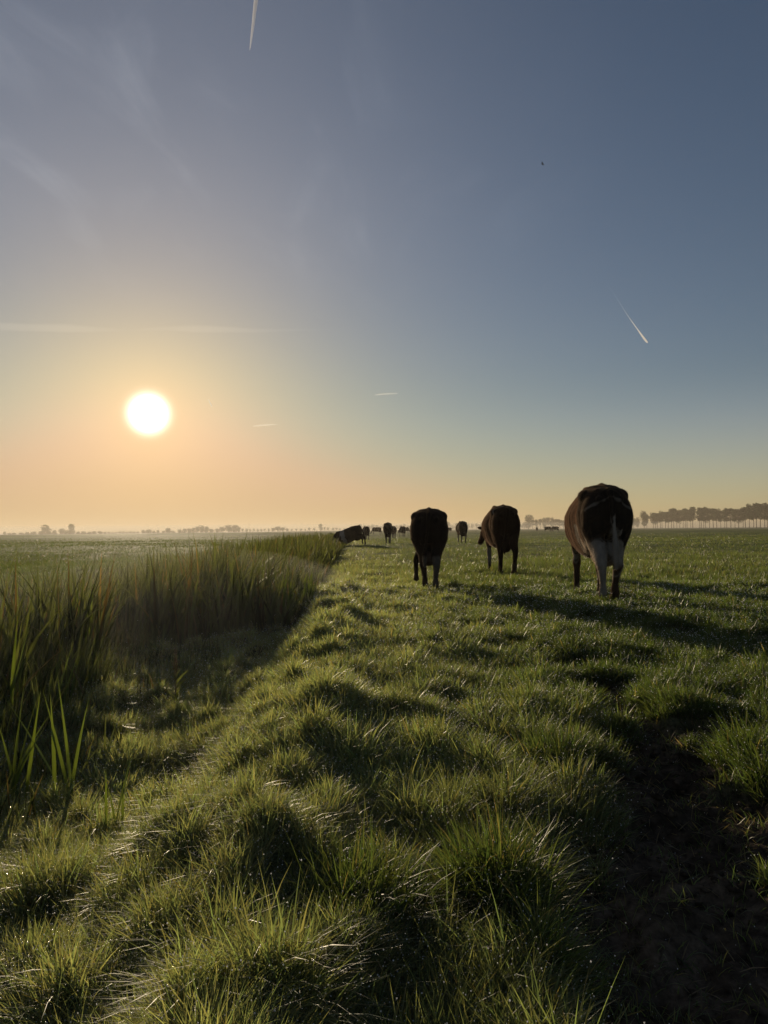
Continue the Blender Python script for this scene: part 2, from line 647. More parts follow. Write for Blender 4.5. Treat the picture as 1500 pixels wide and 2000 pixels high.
def merge(parts):
    vs, fs, ls, cs = [], [], [], []
    off = 0
    for v, f, l, c in parts:
        vs.append(v)
        fs.append(f + off)
        ls.append(l)
        cs.append(c)
        off += len(v)
    return np.concatenate(vs), np.concatenate(fs), np.concatenate(ls), np.concatenate(cs)


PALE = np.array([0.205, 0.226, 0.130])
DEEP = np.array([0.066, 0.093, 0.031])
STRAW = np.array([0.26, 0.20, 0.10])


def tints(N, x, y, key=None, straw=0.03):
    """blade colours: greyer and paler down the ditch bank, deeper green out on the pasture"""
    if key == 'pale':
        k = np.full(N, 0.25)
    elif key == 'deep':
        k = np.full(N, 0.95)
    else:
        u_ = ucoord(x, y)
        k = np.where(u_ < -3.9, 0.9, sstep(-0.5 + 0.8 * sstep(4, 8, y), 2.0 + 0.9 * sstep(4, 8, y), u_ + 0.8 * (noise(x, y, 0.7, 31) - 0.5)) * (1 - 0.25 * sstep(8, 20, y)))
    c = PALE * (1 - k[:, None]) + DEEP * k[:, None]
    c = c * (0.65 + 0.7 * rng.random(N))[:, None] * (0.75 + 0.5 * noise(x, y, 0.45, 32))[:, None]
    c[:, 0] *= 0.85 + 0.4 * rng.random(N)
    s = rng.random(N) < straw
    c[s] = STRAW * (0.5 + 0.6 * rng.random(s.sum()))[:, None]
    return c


dew_pts = []
dew_r = []


def collect_dew(tips, frac, r0, r1):
    n = int(len(tips) * frac)
    if n < 1:
        return
    k = rng.choice(len(tips), n, replace=False)
    dew_pts.append(tips[k])
    dew_r.append(r0 * 0.7 + (r1 * 1.35 - r0 * 0.7) * rng.random(n) ** 2.6)


def visible_x(y, extra=0.6):
    return 0.61 * y + extra


def sample_band(n, y0, y1, p=1.0, extra=0.6):
    """random ground points seen by the camera between depths y0 and y1, density falling with depth"""
    a = rng.random(n)
    y = (y0 ** (-p) + a * (y1 ** (-p) - y0 ** (-p))) ** (-1 / p)
    x = (rng.random(n) * 2 - 1) * visible_x(y, extra)
    return x, y


def sward(n, y0, y1, nseg, l0, l1, w0, w1, p, dewf, dr0, dr1, keep_fn=None, extra=0.6):
    x, y = sample_band(n, y0, y1, p, extra)
    u = ucoord(x, y)
    k = (u > -1.62 - 1.1 * (1 - sstep(7.5, 10.0, y))) | (u < -4.3)
    md = mud(x, y)
    k &= rng.random(n) > md * (0.93 if y0 < 2 else 1.0)
    if y0 > 30:
        k &= rng.random(n) < sstep(38, 80, y)
    clump = noise(x, y, 0.16, 41) * 0.5 + noise(x, y, 0.5, 42) * 0.5
    k &= rng.random(n) < 0.25 + 1.5 * sstep(0.25, 0.62, clump)
    x, y, u, clump, md = x[k], y[k], u[k], clump[k], md[k]
    N = len(x)
    z = height(x, y) - 0.006
    L = rng.uniform(l0, l1, N) * (0.55 + 0.95 * clump) * (1 - 0.45 * md)
    if y0 > 10:
        L = L * (0.5 + 1.1 * noise(x, y * 0.6, 0.9, 43))
    W = rng.uniform(w0, w1, N)
    az = rng.uniform(0, 2 * np.pi, N)
    lean = rng.uniform(0.02, 0.6, N)
    bend = rng.uniform(0.05, 0.95, N)
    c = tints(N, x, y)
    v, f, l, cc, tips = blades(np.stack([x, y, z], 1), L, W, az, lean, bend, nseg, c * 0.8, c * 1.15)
    collect_dew(tips, dewf, dr0, dr1)
    return v, f, l, cc


def tussock(cx, cy, R, n, L0, key, nseg=4, w0=0.0022, w1=0.0046, dewf=0.10, dr=(0.0008, 0.0019), straw=0.03):
    r = R * np.sqrt(rng.random(n)) * 0.95
    a = rng.uniform(0, 2 * np.pi, n)
    x = cx + r * np.cos(a)
    y = cy + r * np.sin(a)
    z = height(x, y) - 0.008
    L = L0 * rng.uniform(0.35, 1.15, n) * (1.05 - 0.35 * r / R)
    L = np.where(rng.random(n) < 0.012, L * 1.35, L)
    az = a + rng.normal(0, 1.15, n)
    az = np.where(rng.random(n) < 0.25, random.uniform(0, 6.28) + rng.normal(0, 0.5, n), az)
    lean = np.clip(0.05 + 0.38 * r / R + rng.normal(0, 0.14, n), 0, 0.7)
    bend = np.clip(rng.uniform(0.0, 0.75, n) + 0.15 * r / R, 0, 0.95)
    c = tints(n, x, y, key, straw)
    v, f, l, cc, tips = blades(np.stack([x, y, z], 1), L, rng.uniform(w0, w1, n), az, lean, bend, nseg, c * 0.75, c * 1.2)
    collect_dew(tips, dewf, *dr)
    return v, f, l, cc


parts = []
parts.append(sward(290000, 1.15, 4.0, 3, 0.04, 0.12, 0.0016, 0.0036, 0.6, 0.13, 0.0006, 0.0014, extra=0.9))
parts.append(sward(300000, 4.0, 13.0, 2, 0.05, 0.13, 0.0032, 0.0060, 1.0, 0.045, 0.0012, 0.0028))
parts.append(sward(440000, 12.5, 85.0, 1, 0.05, 0.14, 0.012, 0.028, 1.2, 0.010, 0.003, 0.0055))
parts.append(sward(280000, 38.0, 320.0, 1, 0.06, 0.13, 0.03, 0.07, 1.1, 0.002, 0.006, 0.012))
for i in range(len(HERO), len(HUM)):
    x, y, R, hh = HUM[i]
    q = max(1.0, y / 2.6)
    n = int(1900 * (R / 0.22) ** 1.7 / q ** 1.15) + 50
    key = None
    in_mud = 0.6 if R < 0.056 and hh == 0.012 else 1.0
    parts.append(tussock(x, y, R, n, in_mud * random.uniform(0.11, 0.19) * (0.8 if x + 0.42 + 0.036 * y < 0.1 else (1.15 if y < 3.6 and x > -0.3 and random.random() < 0.6 else 0.95)), key, nseg=4 if y < 4 else (3 if y < 7 else 2),
                         w0=0.0022 * q ** 0.8, w1=0.0044 * q ** 0.8, dewf=0.42, dr=(0.0007 * q ** 0.9, 0.0015 * q ** 0.9)))
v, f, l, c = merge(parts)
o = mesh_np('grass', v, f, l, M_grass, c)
tag(o, 'dewy tufted pasture grass covering the bank and the flat fields', 'grass', kind='stuff')
print('grass verts', len(v))

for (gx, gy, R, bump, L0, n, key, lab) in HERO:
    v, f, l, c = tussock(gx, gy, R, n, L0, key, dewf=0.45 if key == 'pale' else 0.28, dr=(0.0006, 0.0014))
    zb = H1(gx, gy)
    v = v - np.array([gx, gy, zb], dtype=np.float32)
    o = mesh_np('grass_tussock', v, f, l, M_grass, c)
    o.location = (gx, gy, zb)
    tag(o, lab, 'grass tussock', 'grass tussocks in the foreground')


# ------------------------------------------------------------------ reeds
def reed_field():
    out = []

    def band(n, y0, y1, dens, topf, W0, W1, nseg, u0, u1):
        y = rng.uniform(y0, y1, n)
        u = rng.uniform(u0, u1, n)
        x = u - 0.42 - 0.036 * y
        k = rng.random(n) < dens(x, y, u)
        x, y, u = x[k], y[k], u[k]
        N = len(x)
        z = np.maximum(height(x, y), WATER_Z - 0.1)
        cl = noise(x, y, 0.45, 51) * 0.6 + noise(x, y, 1.6, 52) * 0.4
        top = topf(x, y, u) * rng.uniform(0.45, 1.14, N) + 0.48 * (cl - 0.5)
        top = top + np.where(rng.random(N) < 0.07, 0.16, 0.0) * (top > 0.3)
        L = np.maximum(top - z, 0.18)
        az = rng.normal(0.3, 1.6, N)
        lean = np.clip(np.abs(rng.normal(0.05, 0.16, N)), 0, 0.6)
        bend = np.clip(np.abs(rng.normal(0.03, 0.22, N)), 0, 0.8)
        base_c = np.array([0.055, 0.070, 0.027]) * rng.uniform(0.35, 1.9, N)[:, None]
        dry = rng.random(N) < 0.07
        base_c[dry] = np.array([0.16, 0.12, 0.06]) * rng.uniform(0.5, 1.1, dry.sum())[:, None]
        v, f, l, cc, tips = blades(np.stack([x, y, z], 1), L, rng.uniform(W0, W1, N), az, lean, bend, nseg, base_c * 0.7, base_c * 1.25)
        collect_dew(tips[y < 20], 0.03, 0.0015, 0.003)
        out.append((v, f, l, cc))

    # near bed at the left edge
    band(2400, 3.9, 8.2, lambda x, y, u: (x / y < -0.365) * np.clip(3.0 * (noise(x, y, 0.42, 61) - 0.3), 0.08, 1), lambda x, y, u: 0.76 + 0 * x, 0.014, 0.030, 5, -4.6, -1.95)
    # main dark wall of reeds
    band(4600, 8.8, 13.0, lambda x, y, u: np.clip(3.2 * (noise(x, y, 0.5, 62) - 0.22), 0.05, 1) * ((x / y > -0.335) | (y > 9.6)),
         lambda x, y, u: np.interp(u, [-4.2, -2.9, -2.04, -1.42, -0.8, -0.1], [0.32, 0.50, 0.80, 0.97, 0.62, 0.10]), 0.018, 0.038, 4, -4.2, -0.15)
    band(4600, 13.0, 22.0, lambda x, y, u: np.clip(0.3 + noise(x, y, 0.9, 63), 0, 1), lambda x, y, u: np.interp(u, [-4.2, -2, -1.0, -0.3], [0.35, 0.70, 0.50, 0.20]), 0.02, 0.034, 3, -4.2, -0.3)
    band(7000, 22.0, 62.0, lambda x, y, u: np.clip(0.35 + noise(x, y, 2.0, 64), 0, 1), lambda x, y, u: (0.62 + 0.25 * noise(x, y, 6.0, 68)) * np.interp(u, [-1.6, -0.3], [1, 0.45]), 0.035, 0.06, 2, -4.2, -0.3)
    band(2600, 60.0, 140.0, lambda x, y, u: np.clip(0.1 + noise(x, y, 5.0, 65), 0, 1), lambda x, y, u: 0.55 + 0 * x, 0.08, 0.15, 1, -4.0, -0.4)
    band(1500, 3.0, 6.4, lambda x, y, u: (x / y < -0.36) * (noise(x, y, 0.3, 69) > 0.42), lambda x, y, u: 0.18 + 0 * x, 0.009, 0.017, 5, -3.0, -1.2)
    # far bank fringe
    band(2600, 6.0, 30.0, lambda x, y, u: (noise(x, y, 0.8, 66) > 0.45) * 0.8, lambda x, y, u: 0.36 + 0 * x, 0.012, 0.022, 3, -5.2, -4.0)
    # rushes on the near slope
    band(6000, 2.4, 8.6, lambda x, y, u: (noise(x, y, 0.35, 67) > 0.45) * 0.7, lambda x, y, u: np.interp(u, [-3.2, -1.8, -0.9], [0.20, 0.06, -0.10]), 0.004, 0.009, 4, -3.3, -0.85)
    return merge(out)


v, f, l, c = reed_field()
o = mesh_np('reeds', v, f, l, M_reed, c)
tag(o, 'tall dark reeds filling the ditch beside the grassy bank', 'reeds', kind='stuff')


def sword_plant(px, py, z, n, L0, L1, W, az0, lab):
    gx, gy = ground_pt(px, py, z)
    zb = H1(gx, gy)
    x = gx + rng.normal(0, 0.03, n)
    y = gy + rng.normal(0, 0.03, n)
    zz = height(x, y) - 0.01
    cc = np.array([0.085, 0.125, 0.028]) * rng.uniform(0.8, 1.3, n)[:, None]
    az = rng.normal(az0, 0.9, n)
    v, f, l, c, tips = blades(np.stack([x, y, zz], 1), rng.uniform(L0, L1, n), rng.uniform(W * 0.7, W, n), az,
                              np.abs(rng.normal(0.16, 0.14, n)), np.abs(rng.normal(0.05, 0.12, n)), 6, cc * 0.8, cc * 1.2,
                              twist=rng.uniform(-0.5, 0.5, n))
    v = v - np.array([gx, gy, zb], dtype=np.float32)
    o = mesh_np('iris_plant', v, f, l, M_reed, c)
    o.location = (gx, gy, zb)
    tag(o, lab, 'plant', 'sword leaved plants at the ditch edge')


sword_plant(135, 1600, -0.30, 5, 0.45, 0.62, 0.016, 1.9, 'sword leaved plant with one tall bright leaf over the left ditch slope')
sword_plant(18, 1600, -0.30, 7, 0.40, 0.62, 0.018, 0.6, 'clump of crossing broad green leaves at the left edge of the photo')
sword_plant(20, 1470, -0.35, 6, 0.45, 0.70, 0.020, 0.4, 'broad leaved plant leaning outwards in front of the left reeds')
sword_plant(125, 1440, -0.36, 6, 0.36, 0.55, 0.014, 1.5, 'pale green upright leaves among the rushes below the reeds')
sword_plant(235, 1650, -0.2, 4, 0.20, 0.30, 0.012, 1.6, 'short broad leaves poking out behind the broad domed tussock')
sword_plant(600, 1215, -0.15, 22, 0.35, 0.6, 0.024, 0.2, 'spiky leaf fan at the right end of the dark reed bed')
sword_plant(560, 1245, -0.25, 20, 0.45, 0.75, 0.024, 0.6, 'broad leaved clump at the foot of the reed bed, left of the spiky fan')
sword_plant(165, 1330, -0.40, 12, 0.6, 0.95, 0.026, 1.7, 'tall pale green leaves standing at the edge of the ditch water')


# sorrel-like flower spike on the ditch slope
def flower_spike():
    gx, gy = ground_pt(343, 1400, -0.27)
    zb = H1(gx, gy)
    root = bpy.data.objects.new('wild_plant', None)
    COL.objects.link(root)
    root.location = (gx, gy, zb)
    tag(root, 'thin reddish flower spike rising above the grass in front of the reeds', 'plant')
    st = np.array([[0, 0, -0.01]] * 3, dtype=float)
    cst = np.full((3, 3), 0.05)
    v, f, l, c, tp = blades(st, np.array([0.42, 0.41, 0.42]), np.full(3, 0.005), np.array([0.3, 1.3, 2.4]), np.full(3, 0.02), np.full(3, 0.02), 4, cst, cst, twist=np.array([0, 1.0, 2.0]))
    mesh_np('stem', v, f, l, M_reed, c, parent=root)
    n = 130
    h = 0.24 + 0.18 * rng.random(n)
    a = rng.uniform(0, 6.28, n)
    rr = 0.016 * (1.15 - (h - 0.24) / 0.20)
    P = np.stack([np.cos(a) * rr * rng.random(n), np.sin(a) * rr * rng.random(n), h], 1)
    cf = np.array([0.05, 0.028, 0.02]) * rng.uniform(0.6, 1.3, n)[:, None]
    v, f, l, c, tp = blades(P, np.full(n, 0.012), np.full(n, 0.006), a, np.full(n, 0.5), np.full(n, 0.2), 1, cf, cf)
    mesh_np('flower_head', v, f, l, M_reed, c, parent=root)
    n = 14
    a = rng.uniform(0, 6.28, n)
    P = np.stack([np.zeros(n), np.zeros(n), rng.uniform(0.0, 0.24, n)], 1)
    cf = np.array([0.08, 0.10, 0.03]) * rng.uniform(0.7, 1.3, n)[:, None]
    v, f, l, c, tp = blades(P, rng.uniform(0.08, 0.15, n), np.full(n, 0.018), a, np.full(n, 0.5), np.full(n, 0.35), 4, cf, cf)
    mesh_np('leaves', v, f, l, M_reed, c, parent=root)


flower_spike()


# ------------------------------------------------------------------ dew
def dew():
    P = np.concatenate(dew_pts)
    R = np.concatenate(dew_r)
    ph = (1 + 5 ** 0.5) / 2
    iv = np.array([(-1, ph, 0), (1, ph, 0), (-1, -ph, 0), (1, -ph, 0), (0, -1, ph), (0, 1, ph), (0, -1, -ph), (0, 1, -ph),
                   (ph, 0, -1), (ph, 0, 1), (-ph, 0, -1), (-ph, 0, 1)], dtype=float)
    iv /= np.linalg.norm(iv[0])
    fc = np.array([(0, 11, 5), (0, 5, 1), (0, 1, 7), (0, 7, 10), (0, 10, 11), (1, 5, 9), (5, 11, 4), (11, 10, 2), (10, 7, 6), (7, 1, 8),
                   (3, 9, 4), (3, 4, 2), (3, 2, 6), (3, 6, 8), (3, 8, 9), (4, 9, 5), (2, 4, 11), (6, 2, 10), (8, 6, 7), (9, 8, 1)])
    V = (P[:, None, :] + iv[None] * R[:, None, None]).reshape(-1, 3)
    Fc = (fc[None] + (np.arange(len(P)) * 12)[:, None, None]).reshape(-1)
    o = mesh_np('dewdrops', V, Fc, np.full(len(P) * 20, 3), M_dew, smooth=True)
    tag(o, 'tiny glinting dewdrops hanging on the grass blade tips', 'dew', kind='stuff')
    print('dew', len(P))


dew()


def litter():
    n = 26000
    x = rng.uniform(0.2, 3.6, n)
    y = rng.uniform(1.2, 8.0, n)
    k = (mud(x, y) > 0.3) & (rng.random(n) < 0.25 + (noise(x, y, 0.3, 45) > 0.5))
    x, y = x[k], y[k]
    N = len(x)
    z = height(x, y) + 0.002
    c = np.array([0.20, 0.15, 0.09]) * rng.uniform(0.2, 1.3, N)[:, None]
    g = rng.random(N) < 0.3
    c[g] = DEEP * rng.uniform(0.5, 1.1, g.sum())[:, None]
    v, f, l, cc, tp = blades(np.stack([x, y, z], 1), rng.uniform(0.012, 0.06, N), rng.uniform(0.002, 0.006, N), rng.uniform(0, 6.28, N),
                             rng.uniform(0.6, 0.95, N), rng.uniform(0, 0.5, N), 2, c, c)
    o = mesh_np('plant_litter', v, f, l, M_grass, cc)
    tag(o, 'trampled stalks and leaf scraps scattered over the bare mud', 'litter', kind='stuff')


litter()


def clods():
    n = 16000
    x = rng.uniform(0.2, 3.4, n)
    y = rng.uniform(1.15, 7.5, n)
    k = (mud(x, y) > 0.45) & (rng.random(n) < 0.15 + (noise(x, y, 0.25, 46) > 0.5))
    x, y = x[k], y[k]
    N = len(x)
    r = 0.003 + 0.017 * rng.random(N) ** 3
    z = height(x, y) + r * 0.15
    ph = (1 + 5 ** 0.5) / 2
    iv = np.array([(-1, ph, 0), (1, ph, 0), (-1, -ph, 0), (1, -ph, 0), (0, -1, ph), (0, 1, ph), (0, -1, -ph), (0, 1, -ph),
                   (ph, 0, -1), (ph, 0, 1), (-ph, 0, -1), (-ph, 0, 1)], dtype=float) / 1.9
    fc = np.array([(0, 11, 5), (0, 5, 1), (0, 1, 7), (0, 7, 10), (0, 10, 11), (1, 5, 9), (5, 11, 4), (11, 10, 2), (10, 7, 6), (7, 1, 8),
                   (3, 9, 4), (3, 4, 2), (3, 2, 6), (3, 6, 8), (3, 8, 9), (4, 9, 5), (2, 4, 11), (6, 2, 10), (8, 6, 7), (9, 8, 1)])
    V = iv[None] * rng.uniform(0.6, 1.3, (N, 12, 1)) * (r[:, None] * rng.uniform(0.6, 1.4, (N, 3)))[:, None, :] * np.array([1, 1, 0.7])
    V = (V + np.stack([x, y, z], 1)[:, None, :]).reshape(-1, 3)
    Fc = (fc[None] + (np.arange(N) * 12)[:, None, None]).reshape(-1)
    c = np.repeat(SOIL[None] * rng.uniform(0.5, 1.5, N)[:, None], 12, axis=0)
    o = mesh_np('soil_clods', V, Fc, np.full(N * 20, 3), M_ground, c, smooth=True)
    tag(o, 'crumbled clods of dark earth on the trampled ground', 'soil', kind='stuff')


clods()

# ------------------------------------------------------------------ cows
def ring_pts(zt, wt, zw, wm, zm, zb, wb, n=14):
    """half profile from the spine to the belly, mirrored to a closed ring"""
    ctrl = [(0, zt), (wt * 0.55, zt - 0.012), (wt, zw), (wm * 0.93, zm + (zw - zm) * 0.45), (wm, zm), (wm * 0.84, zm - (zm - zb) * 0.45), (wb, zb + 0.05), (0, zb)]
    P = np.array(ctrl)
    t = np.linspace(0, len(P) - 1, n)
    res = []
    for q in t:
        i = min(int(q), len(P) - 2)
        s = q - i
        p0 = P[max(i - 1, 0)]
        p1 = P[i]
        p2 = P[i + 1]
        p3 = P[min(i + 2, len(P) - 1)]
        res.append(0.5 * ((2 * p1) + (-p0 + p2) * s + (2 * p0 - 5 * p1 + 4 * p2 - p3) * s * s + (-p0 + 3 * p1 - 3 * p2 + p3) * s ** 3))
    res = np.array(res)
    res[0, 0] = 0
    res[-1, 0] = 0
    left = res[1:-1][::-1].copy()
    left[:, 0] *= -1
    return np.concatenate([res, left])


def capsule(bm, pts, nseg=10):
    """tapered tube through (x, y, z, rx, ry) stations with closed ends; rx across, ry along the cow"""
    rings = []
    n = len(pts)
    for i, p in enumerate(pts):
        c = Vector(p[:3])
        rx = p[3]
        ry = p[4] if len(p) > 4 else p[3]
        a = Vector(pts[max(i - 1, 0)][:3])
        b = Vector(pts[min(i + 1, n - 1)][:3])
        d = (b - a).normalized()
        ux = Vector((1, 0, 0))
        if abs(d.x) > 0.9:
            ux = Vector((0, 1, 0))
        ux = (ux - d * ux.dot(d)).normalized()
        uy = d.cross(ux)
        rings.append([bm.verts.new(c + ux * rx * math.cos(2 * math.pi * k / nseg) + uy * ry * math.sin(2 * math.pi * k / nseg)) for k in range(nseg)])
    for a, b in zip(rings, rings[1:]):
        for k in range(nseg):
            bm.faces.new((a[k], a[(k + 1) % nseg], b[(k + 1) % nseg], b[k]))
    for r, end in ((rings[0], 0), (rings[-1], -1)):
        c = Vector((0, 0, 0))
        for v in r:
            c += v.co
        c /= nseg
        j = 1 if end == 0 else -2
        d = (Vector(pts[end][:3]) - Vector(pts[j][:3])).normalized()
        v0 = bm.verts.new(c + d * pts[end][3] * 0.6)
        for k in range(nseg):
            if end == 0:
                bm.faces.new((v0, r[(k + 1) % nseg], r[k]))
            else:
                bm.faces.new((v0, r[k], r[(k + 1) % nseg]))


def ellip(bm, c, r, seg=16):
    res = bmesh.ops.create_uvsphere(bm, u_segments=seg, v_segments=seg // 2 + 2, radius=1)
    for v in res['verts']:
        v.co = Vector((c[0] + v.co.x * r[0], c[1] + v.co.y * r[1], c[2] + v.co.z * r[2]))


def cow_mesh(name, coat, voxel=0.02, hl=(0.0, 0.0), fl=(0.0, 0.0), lift=(0, 0, 0, 0), head=(0.0, 0.75, 1.12, 0.0), belly=1.0, tail_x=0.0, narrow=0.0, hip=1.0, udder=1.0, splay=(0, 0), shift=(0, 0)):
    """cow facing +y, hip height about 1.48. hl/fl: fore-aft offsets of the feet; lift: feet raised; head: sideways, forward, height, turn"""
    bm = bmesh.new()
    T = [  # y, ztop, wtop, zwt, wmax, zmax, zbot, wbot
        (-0.015, 1.33, 0.07, 1.29, 0.12, 1.17, 0.96, 0.07),
        (0.04, 1.40, 0.13, 1.34, 0.20, 1.15, 0.86, 0.14),
        (0.14, 1.435, 0.195, 1.35, 0.25, 1.13, 0.84, 0.16),
        (0.28, 1.46, 0.235, 1.37, 0.275, 1.13, 0.76, 0.18),
        (0.42, 1.485, 0.26, 1.385, 0.305, 1.12, 0.66, 0.20),
        (0.52, 1.49, 0.26, 1.385, 0.31, 1.08, 0.62, 0.20),
        (0.66, 1.475, 0.190, 1.37, 0.30, 1.04, 0.57, 0.17),
        (0.82, 1.455, 0.205, 1.375, 0.345, 1.05, 0.54, 0.17),
        (1.00, 1.45, 0.205, 1.37, 0.365, 1.04, 0.53, 0.17),
        (1.20, 1.45, 0.19, 1.375, 0.35, 1.03, 0.54, 0.17),
        (1.40, 1.455, 0.14, 1.39, 0.345, 0.94, 0.57, 0.17),
        (1.58, 1.475, 0.10, 1.40, 0.285, 0.96, 0.60, 0.14),
        (1.74, 1.44, 0.08, 1.36, 0.25, 0.98, 0.64, 0.12),
        (1.90, 1.33, 0.07, 1.26, 0.18, 1.02, 0.74, 0.09),
    ]
    rings = []
    for (y, zt, wt_, zw, wm, zm, zb, wb) in T:
        kb = 1 + (belly - 1) * math.exp(-((y - 1.0) / 0.45) ** 2)
        kh = hip if y < 0.7 else 1
        P = ring_pts(zt, wt_ * kh, zw, wm * kb * kh, zm, zb - (kb - 1) * 0.25, wb)
        rings.append([bm.verts.new((p[0], y, p[1])) for p in P])
    n = len(rings[0])
    for a, b in zip(rings, rings[1:]):
        for k in range(n):
            bm.faces.new((a[k], b[k], b[(k + 1) % n], a[(k + 1) % n]))
    bm.faces.new(rings[0])
    bm.faces.new(rings[-1][::-1])
    # hook bones, pins, tail head, round of the thigh, ridge of the spine
    for s in (-1, 1):
        ellip(bm, (s * 0.202 * hip, 0.46, 1.338), (0.102, 0.21, 0.10))
        ellip(bm, (s * 0.115 * hip, 0.03, 1.285), (0.05, 0.07, 0.055))
        ellip(bm, (s * 0.165 * hip, 0.22, 1.08), (0.145, 0.25, 0.27))
        ellip(bm, (s * 0.10 * hip, 0.05, 1.05), (0.085, 0.10, 0.22))
    capsule(bm, [(0, 0.02, 1.385, 0.045, 0.045), (0, 0.5, 1.475, 0.04, 0.04), (0, 1.2, 1.445, 0.04, 0.04), (0, 1.62, 1.475, 0.055, 0.055)], 8)
    # hind legs
    for s, off, lf in ((-1, hl[0], lift[0]), (1, hl[1], lift[1])):
        fx = s * (0.15 - narrow) + shift[(s + 1) // 2]
        hx = s * (0.155 - narrow * 0.6) + shift[(s + 1) // 2] * 0.6
        capsule(bm, [(s * 0.165, 0.26, 1.15, 0.125, 0.20), (s * 0.185 * hip, 0.25 + off * 0.15, 0.95, 0.125, 0.22), (s * 0.150, 0.22 + off * 0.35, 0.80, 0.112, 0.19),
                     (hx * 0.95, 0.15 + off * 0.6, 0.66, 0.094, 0.145), (hx * 0.95, 0.075 + off * 0.8, 0.56 + lf * 0.5, 0.074, 0.10), (hx, 0.025 + off * 0.85, 0.47 + lf * 0.6, 0.062, 0.072),
                     (hx * 0.5 + fx * 0.5, 0.05 + off * 0.95, 0.39 + lf * 0.8, 0.050, 0.056), (fx, 0.09 + off, 0.26 + lf, 0.041, 0.046), (fx, 0.11 + off, 0.15 + lf, 0.052, 0.056),
                     (fx, 0.14 + off, 0.09 + lf, 0.048, 0.052), (fx, 0.16 + off, 0.055 + lf, 0.062, 0.07), (fx, 0.17 + off, 0.012 + lf, 0.068, 0.082)], 12)
    # front legs
    for s, off, lf in ((-1, fl[0], lift[2]), (1, fl[1], lift[3])):
        fx = s * 0.14 + splay[(s + 1) // 2]
        capsule(bm, [(s * 0.18, 1.60, 1.15, 0.09, 0.17), (s * 0.185, 1.56, 0.92, 0.092, 0.15), (s * 0.165, 1.55 + off * 0.2, 0.74, 0.07, 0.095), (fx, 1.57 + off * 0.5, 0.56, 0.05, 0.062),
                     (fx, 1.58 + off * 0.7, 0.44 + lf * 0.5, 0.060, 0.062), (fx, 1.57 + off * 0.8, 0.37 + lf * 0.7, 0.050, 0.05), (fx, 1.565 + off * 0.95, 0.22 + lf, 0.041, 0.043),
                     (fx, 1.575 + off, 0.14 + lf, 0.042, 0.045), (fx, 1.60 + off, 0.085 + lf, 0.040, 0.045), (fx, 1.62 + off, 0.05 + lf, 0.052, 0.06), (fx, 1.63 + off, 0.012 + lf, 0.058, 0.072)], 12)
    # udder
    if udder:
        ellip(bm, (0, 0.36, 0.64), (0.155 * udder, 0.25, 0.19))
        for s in (-1, 1):
            for yy in (0.27, 0.42):
                capsule(bm, [(s * 0.07, yy, 0.54, 0.024), (s * 0.075, yy, 0.475, 0.014)], 8)
    # tail
    capsule(bm, [(0, 0.05, 1.37, 0.045), (0, -0.035, 1.37, 0.040), (tail_x * 0.2, -0.080, 1.25, 0.032), (tail_x * 0.5, -0.095, 1.0, 0.025), (tail_x * 0.8, -0.10, 0.80, 0.027),
                 (tail_x, -0.10, 0.70, 0.040), (tail_x, -0.095, 0.56, 0.042), (tail_x, -0.09, 0.44, 0.020)], 8)
    # neck and head
    hx, hy, hz, turn = head
    hp = Vector((hx, 1.75 + hy, hz))
    nb = Vector((0, 1.72, 1.20))
    mid = nb.lerp(hp, 0.5) + Vector((0, 0, 0.03))
    capsule(bm, [(nb.x, nb.y - 0.12, nb.z - 0.02, 0.15, 0.23), (*nb.lerp(mid, 0.5), 0.13, 0.20), (*mid, 0.105, 0.165), (*mid.lerp(hp, 0.6), 0.09, 0.135), (*hp, 0.085, 0.11)], 12)
    fd = Vector((math.sin(turn), math.cos(turn), -1.05)).normalized()
    if hz > 1.2:
        fd = Vector((math.sin(turn), math.cos(turn), -0.45)).normalized()
    side = fd.cross(Vector((0, 0, 1))).normalized()
    poll = hp + Vector((0, 0, 0.06))
    hpts = [poll - fd * 0.03, poll + fd * 0.10, poll + fd * 0.22, poll + fd * 0.36, poll + fd * 0.46, poll + fd * 0.51]
    capsule(bm, [(*q, r1, r2) for q, (r1, r2) in zip(hpts, [(0.08, 0.085), (0.108, 0.115), (0.092, 0.11), (0.068, 0.085), (0.072, 0.075), (0.055, 0.055)])], 12)
    for s in (-1, 1):
        e0 = poll + side * s * 0.085 + fd * 0.03
        e1 = e0 + side * s * 0.17 + Vector((0, 0, 0.02)) - fd * 0.03
        mid_e = e0.lerp(e1, 0.55) + Vector((0, 0, 0.01))
        capsule(bm, [(*e0, 0.028, 0.028), (*mid_e, 0.048, 0.045), (*e1, 0.016, 0.016)], 8)
        ellip(bm, tuple(poll + fd * 0.17 + side * s * 0.092 + Vector((0, 0, 0.03))), (0.024, 0.024, 0.024), 8)
    bmesh.ops.recalc_face_normals(bm, faces=bm.faces)
    me = bpy.data.meshes.new(name)
    bm.to_mesh(me)
    bm.free()
    tmp = bpy.data.objects.new('tmp', me)
    COL.objects.link(tmp)
    md = tmp.modifiers.new('r', 'REMESH')
    md.mode = 'VOXEL'
    md.voxel_size = voxel
    sm = tmp.modifiers.new('s', 'SMOOTH')
    sm.factor = 0.5
    sm.iterations = max(2, int(0.085 / voxel))
    dg = bpy.context.evaluated_depsgraph_get()
    out_me = bpy.data.meshes.new_from_object(tmp.evaluated_get(dg))
    bpy.data.objects.remove(tmp)
    bpy.data.meshes.remove(me)
    out_me.name = name
    nv = len(out_me.vertices)
    co = np.zeros(nv * 3, dtype=np.float32)
    out_me.vertices.foreach_get('co', co)
    co = co.reshape(-1, 3)
    # hair-scale unevenness and the fall of the skin
    nn = np.zeros(nv * 3, dtype=np.float32)
    out_me.vertices.foreach_get('normal', nn)
    nn = nn.reshape(-1, 3)
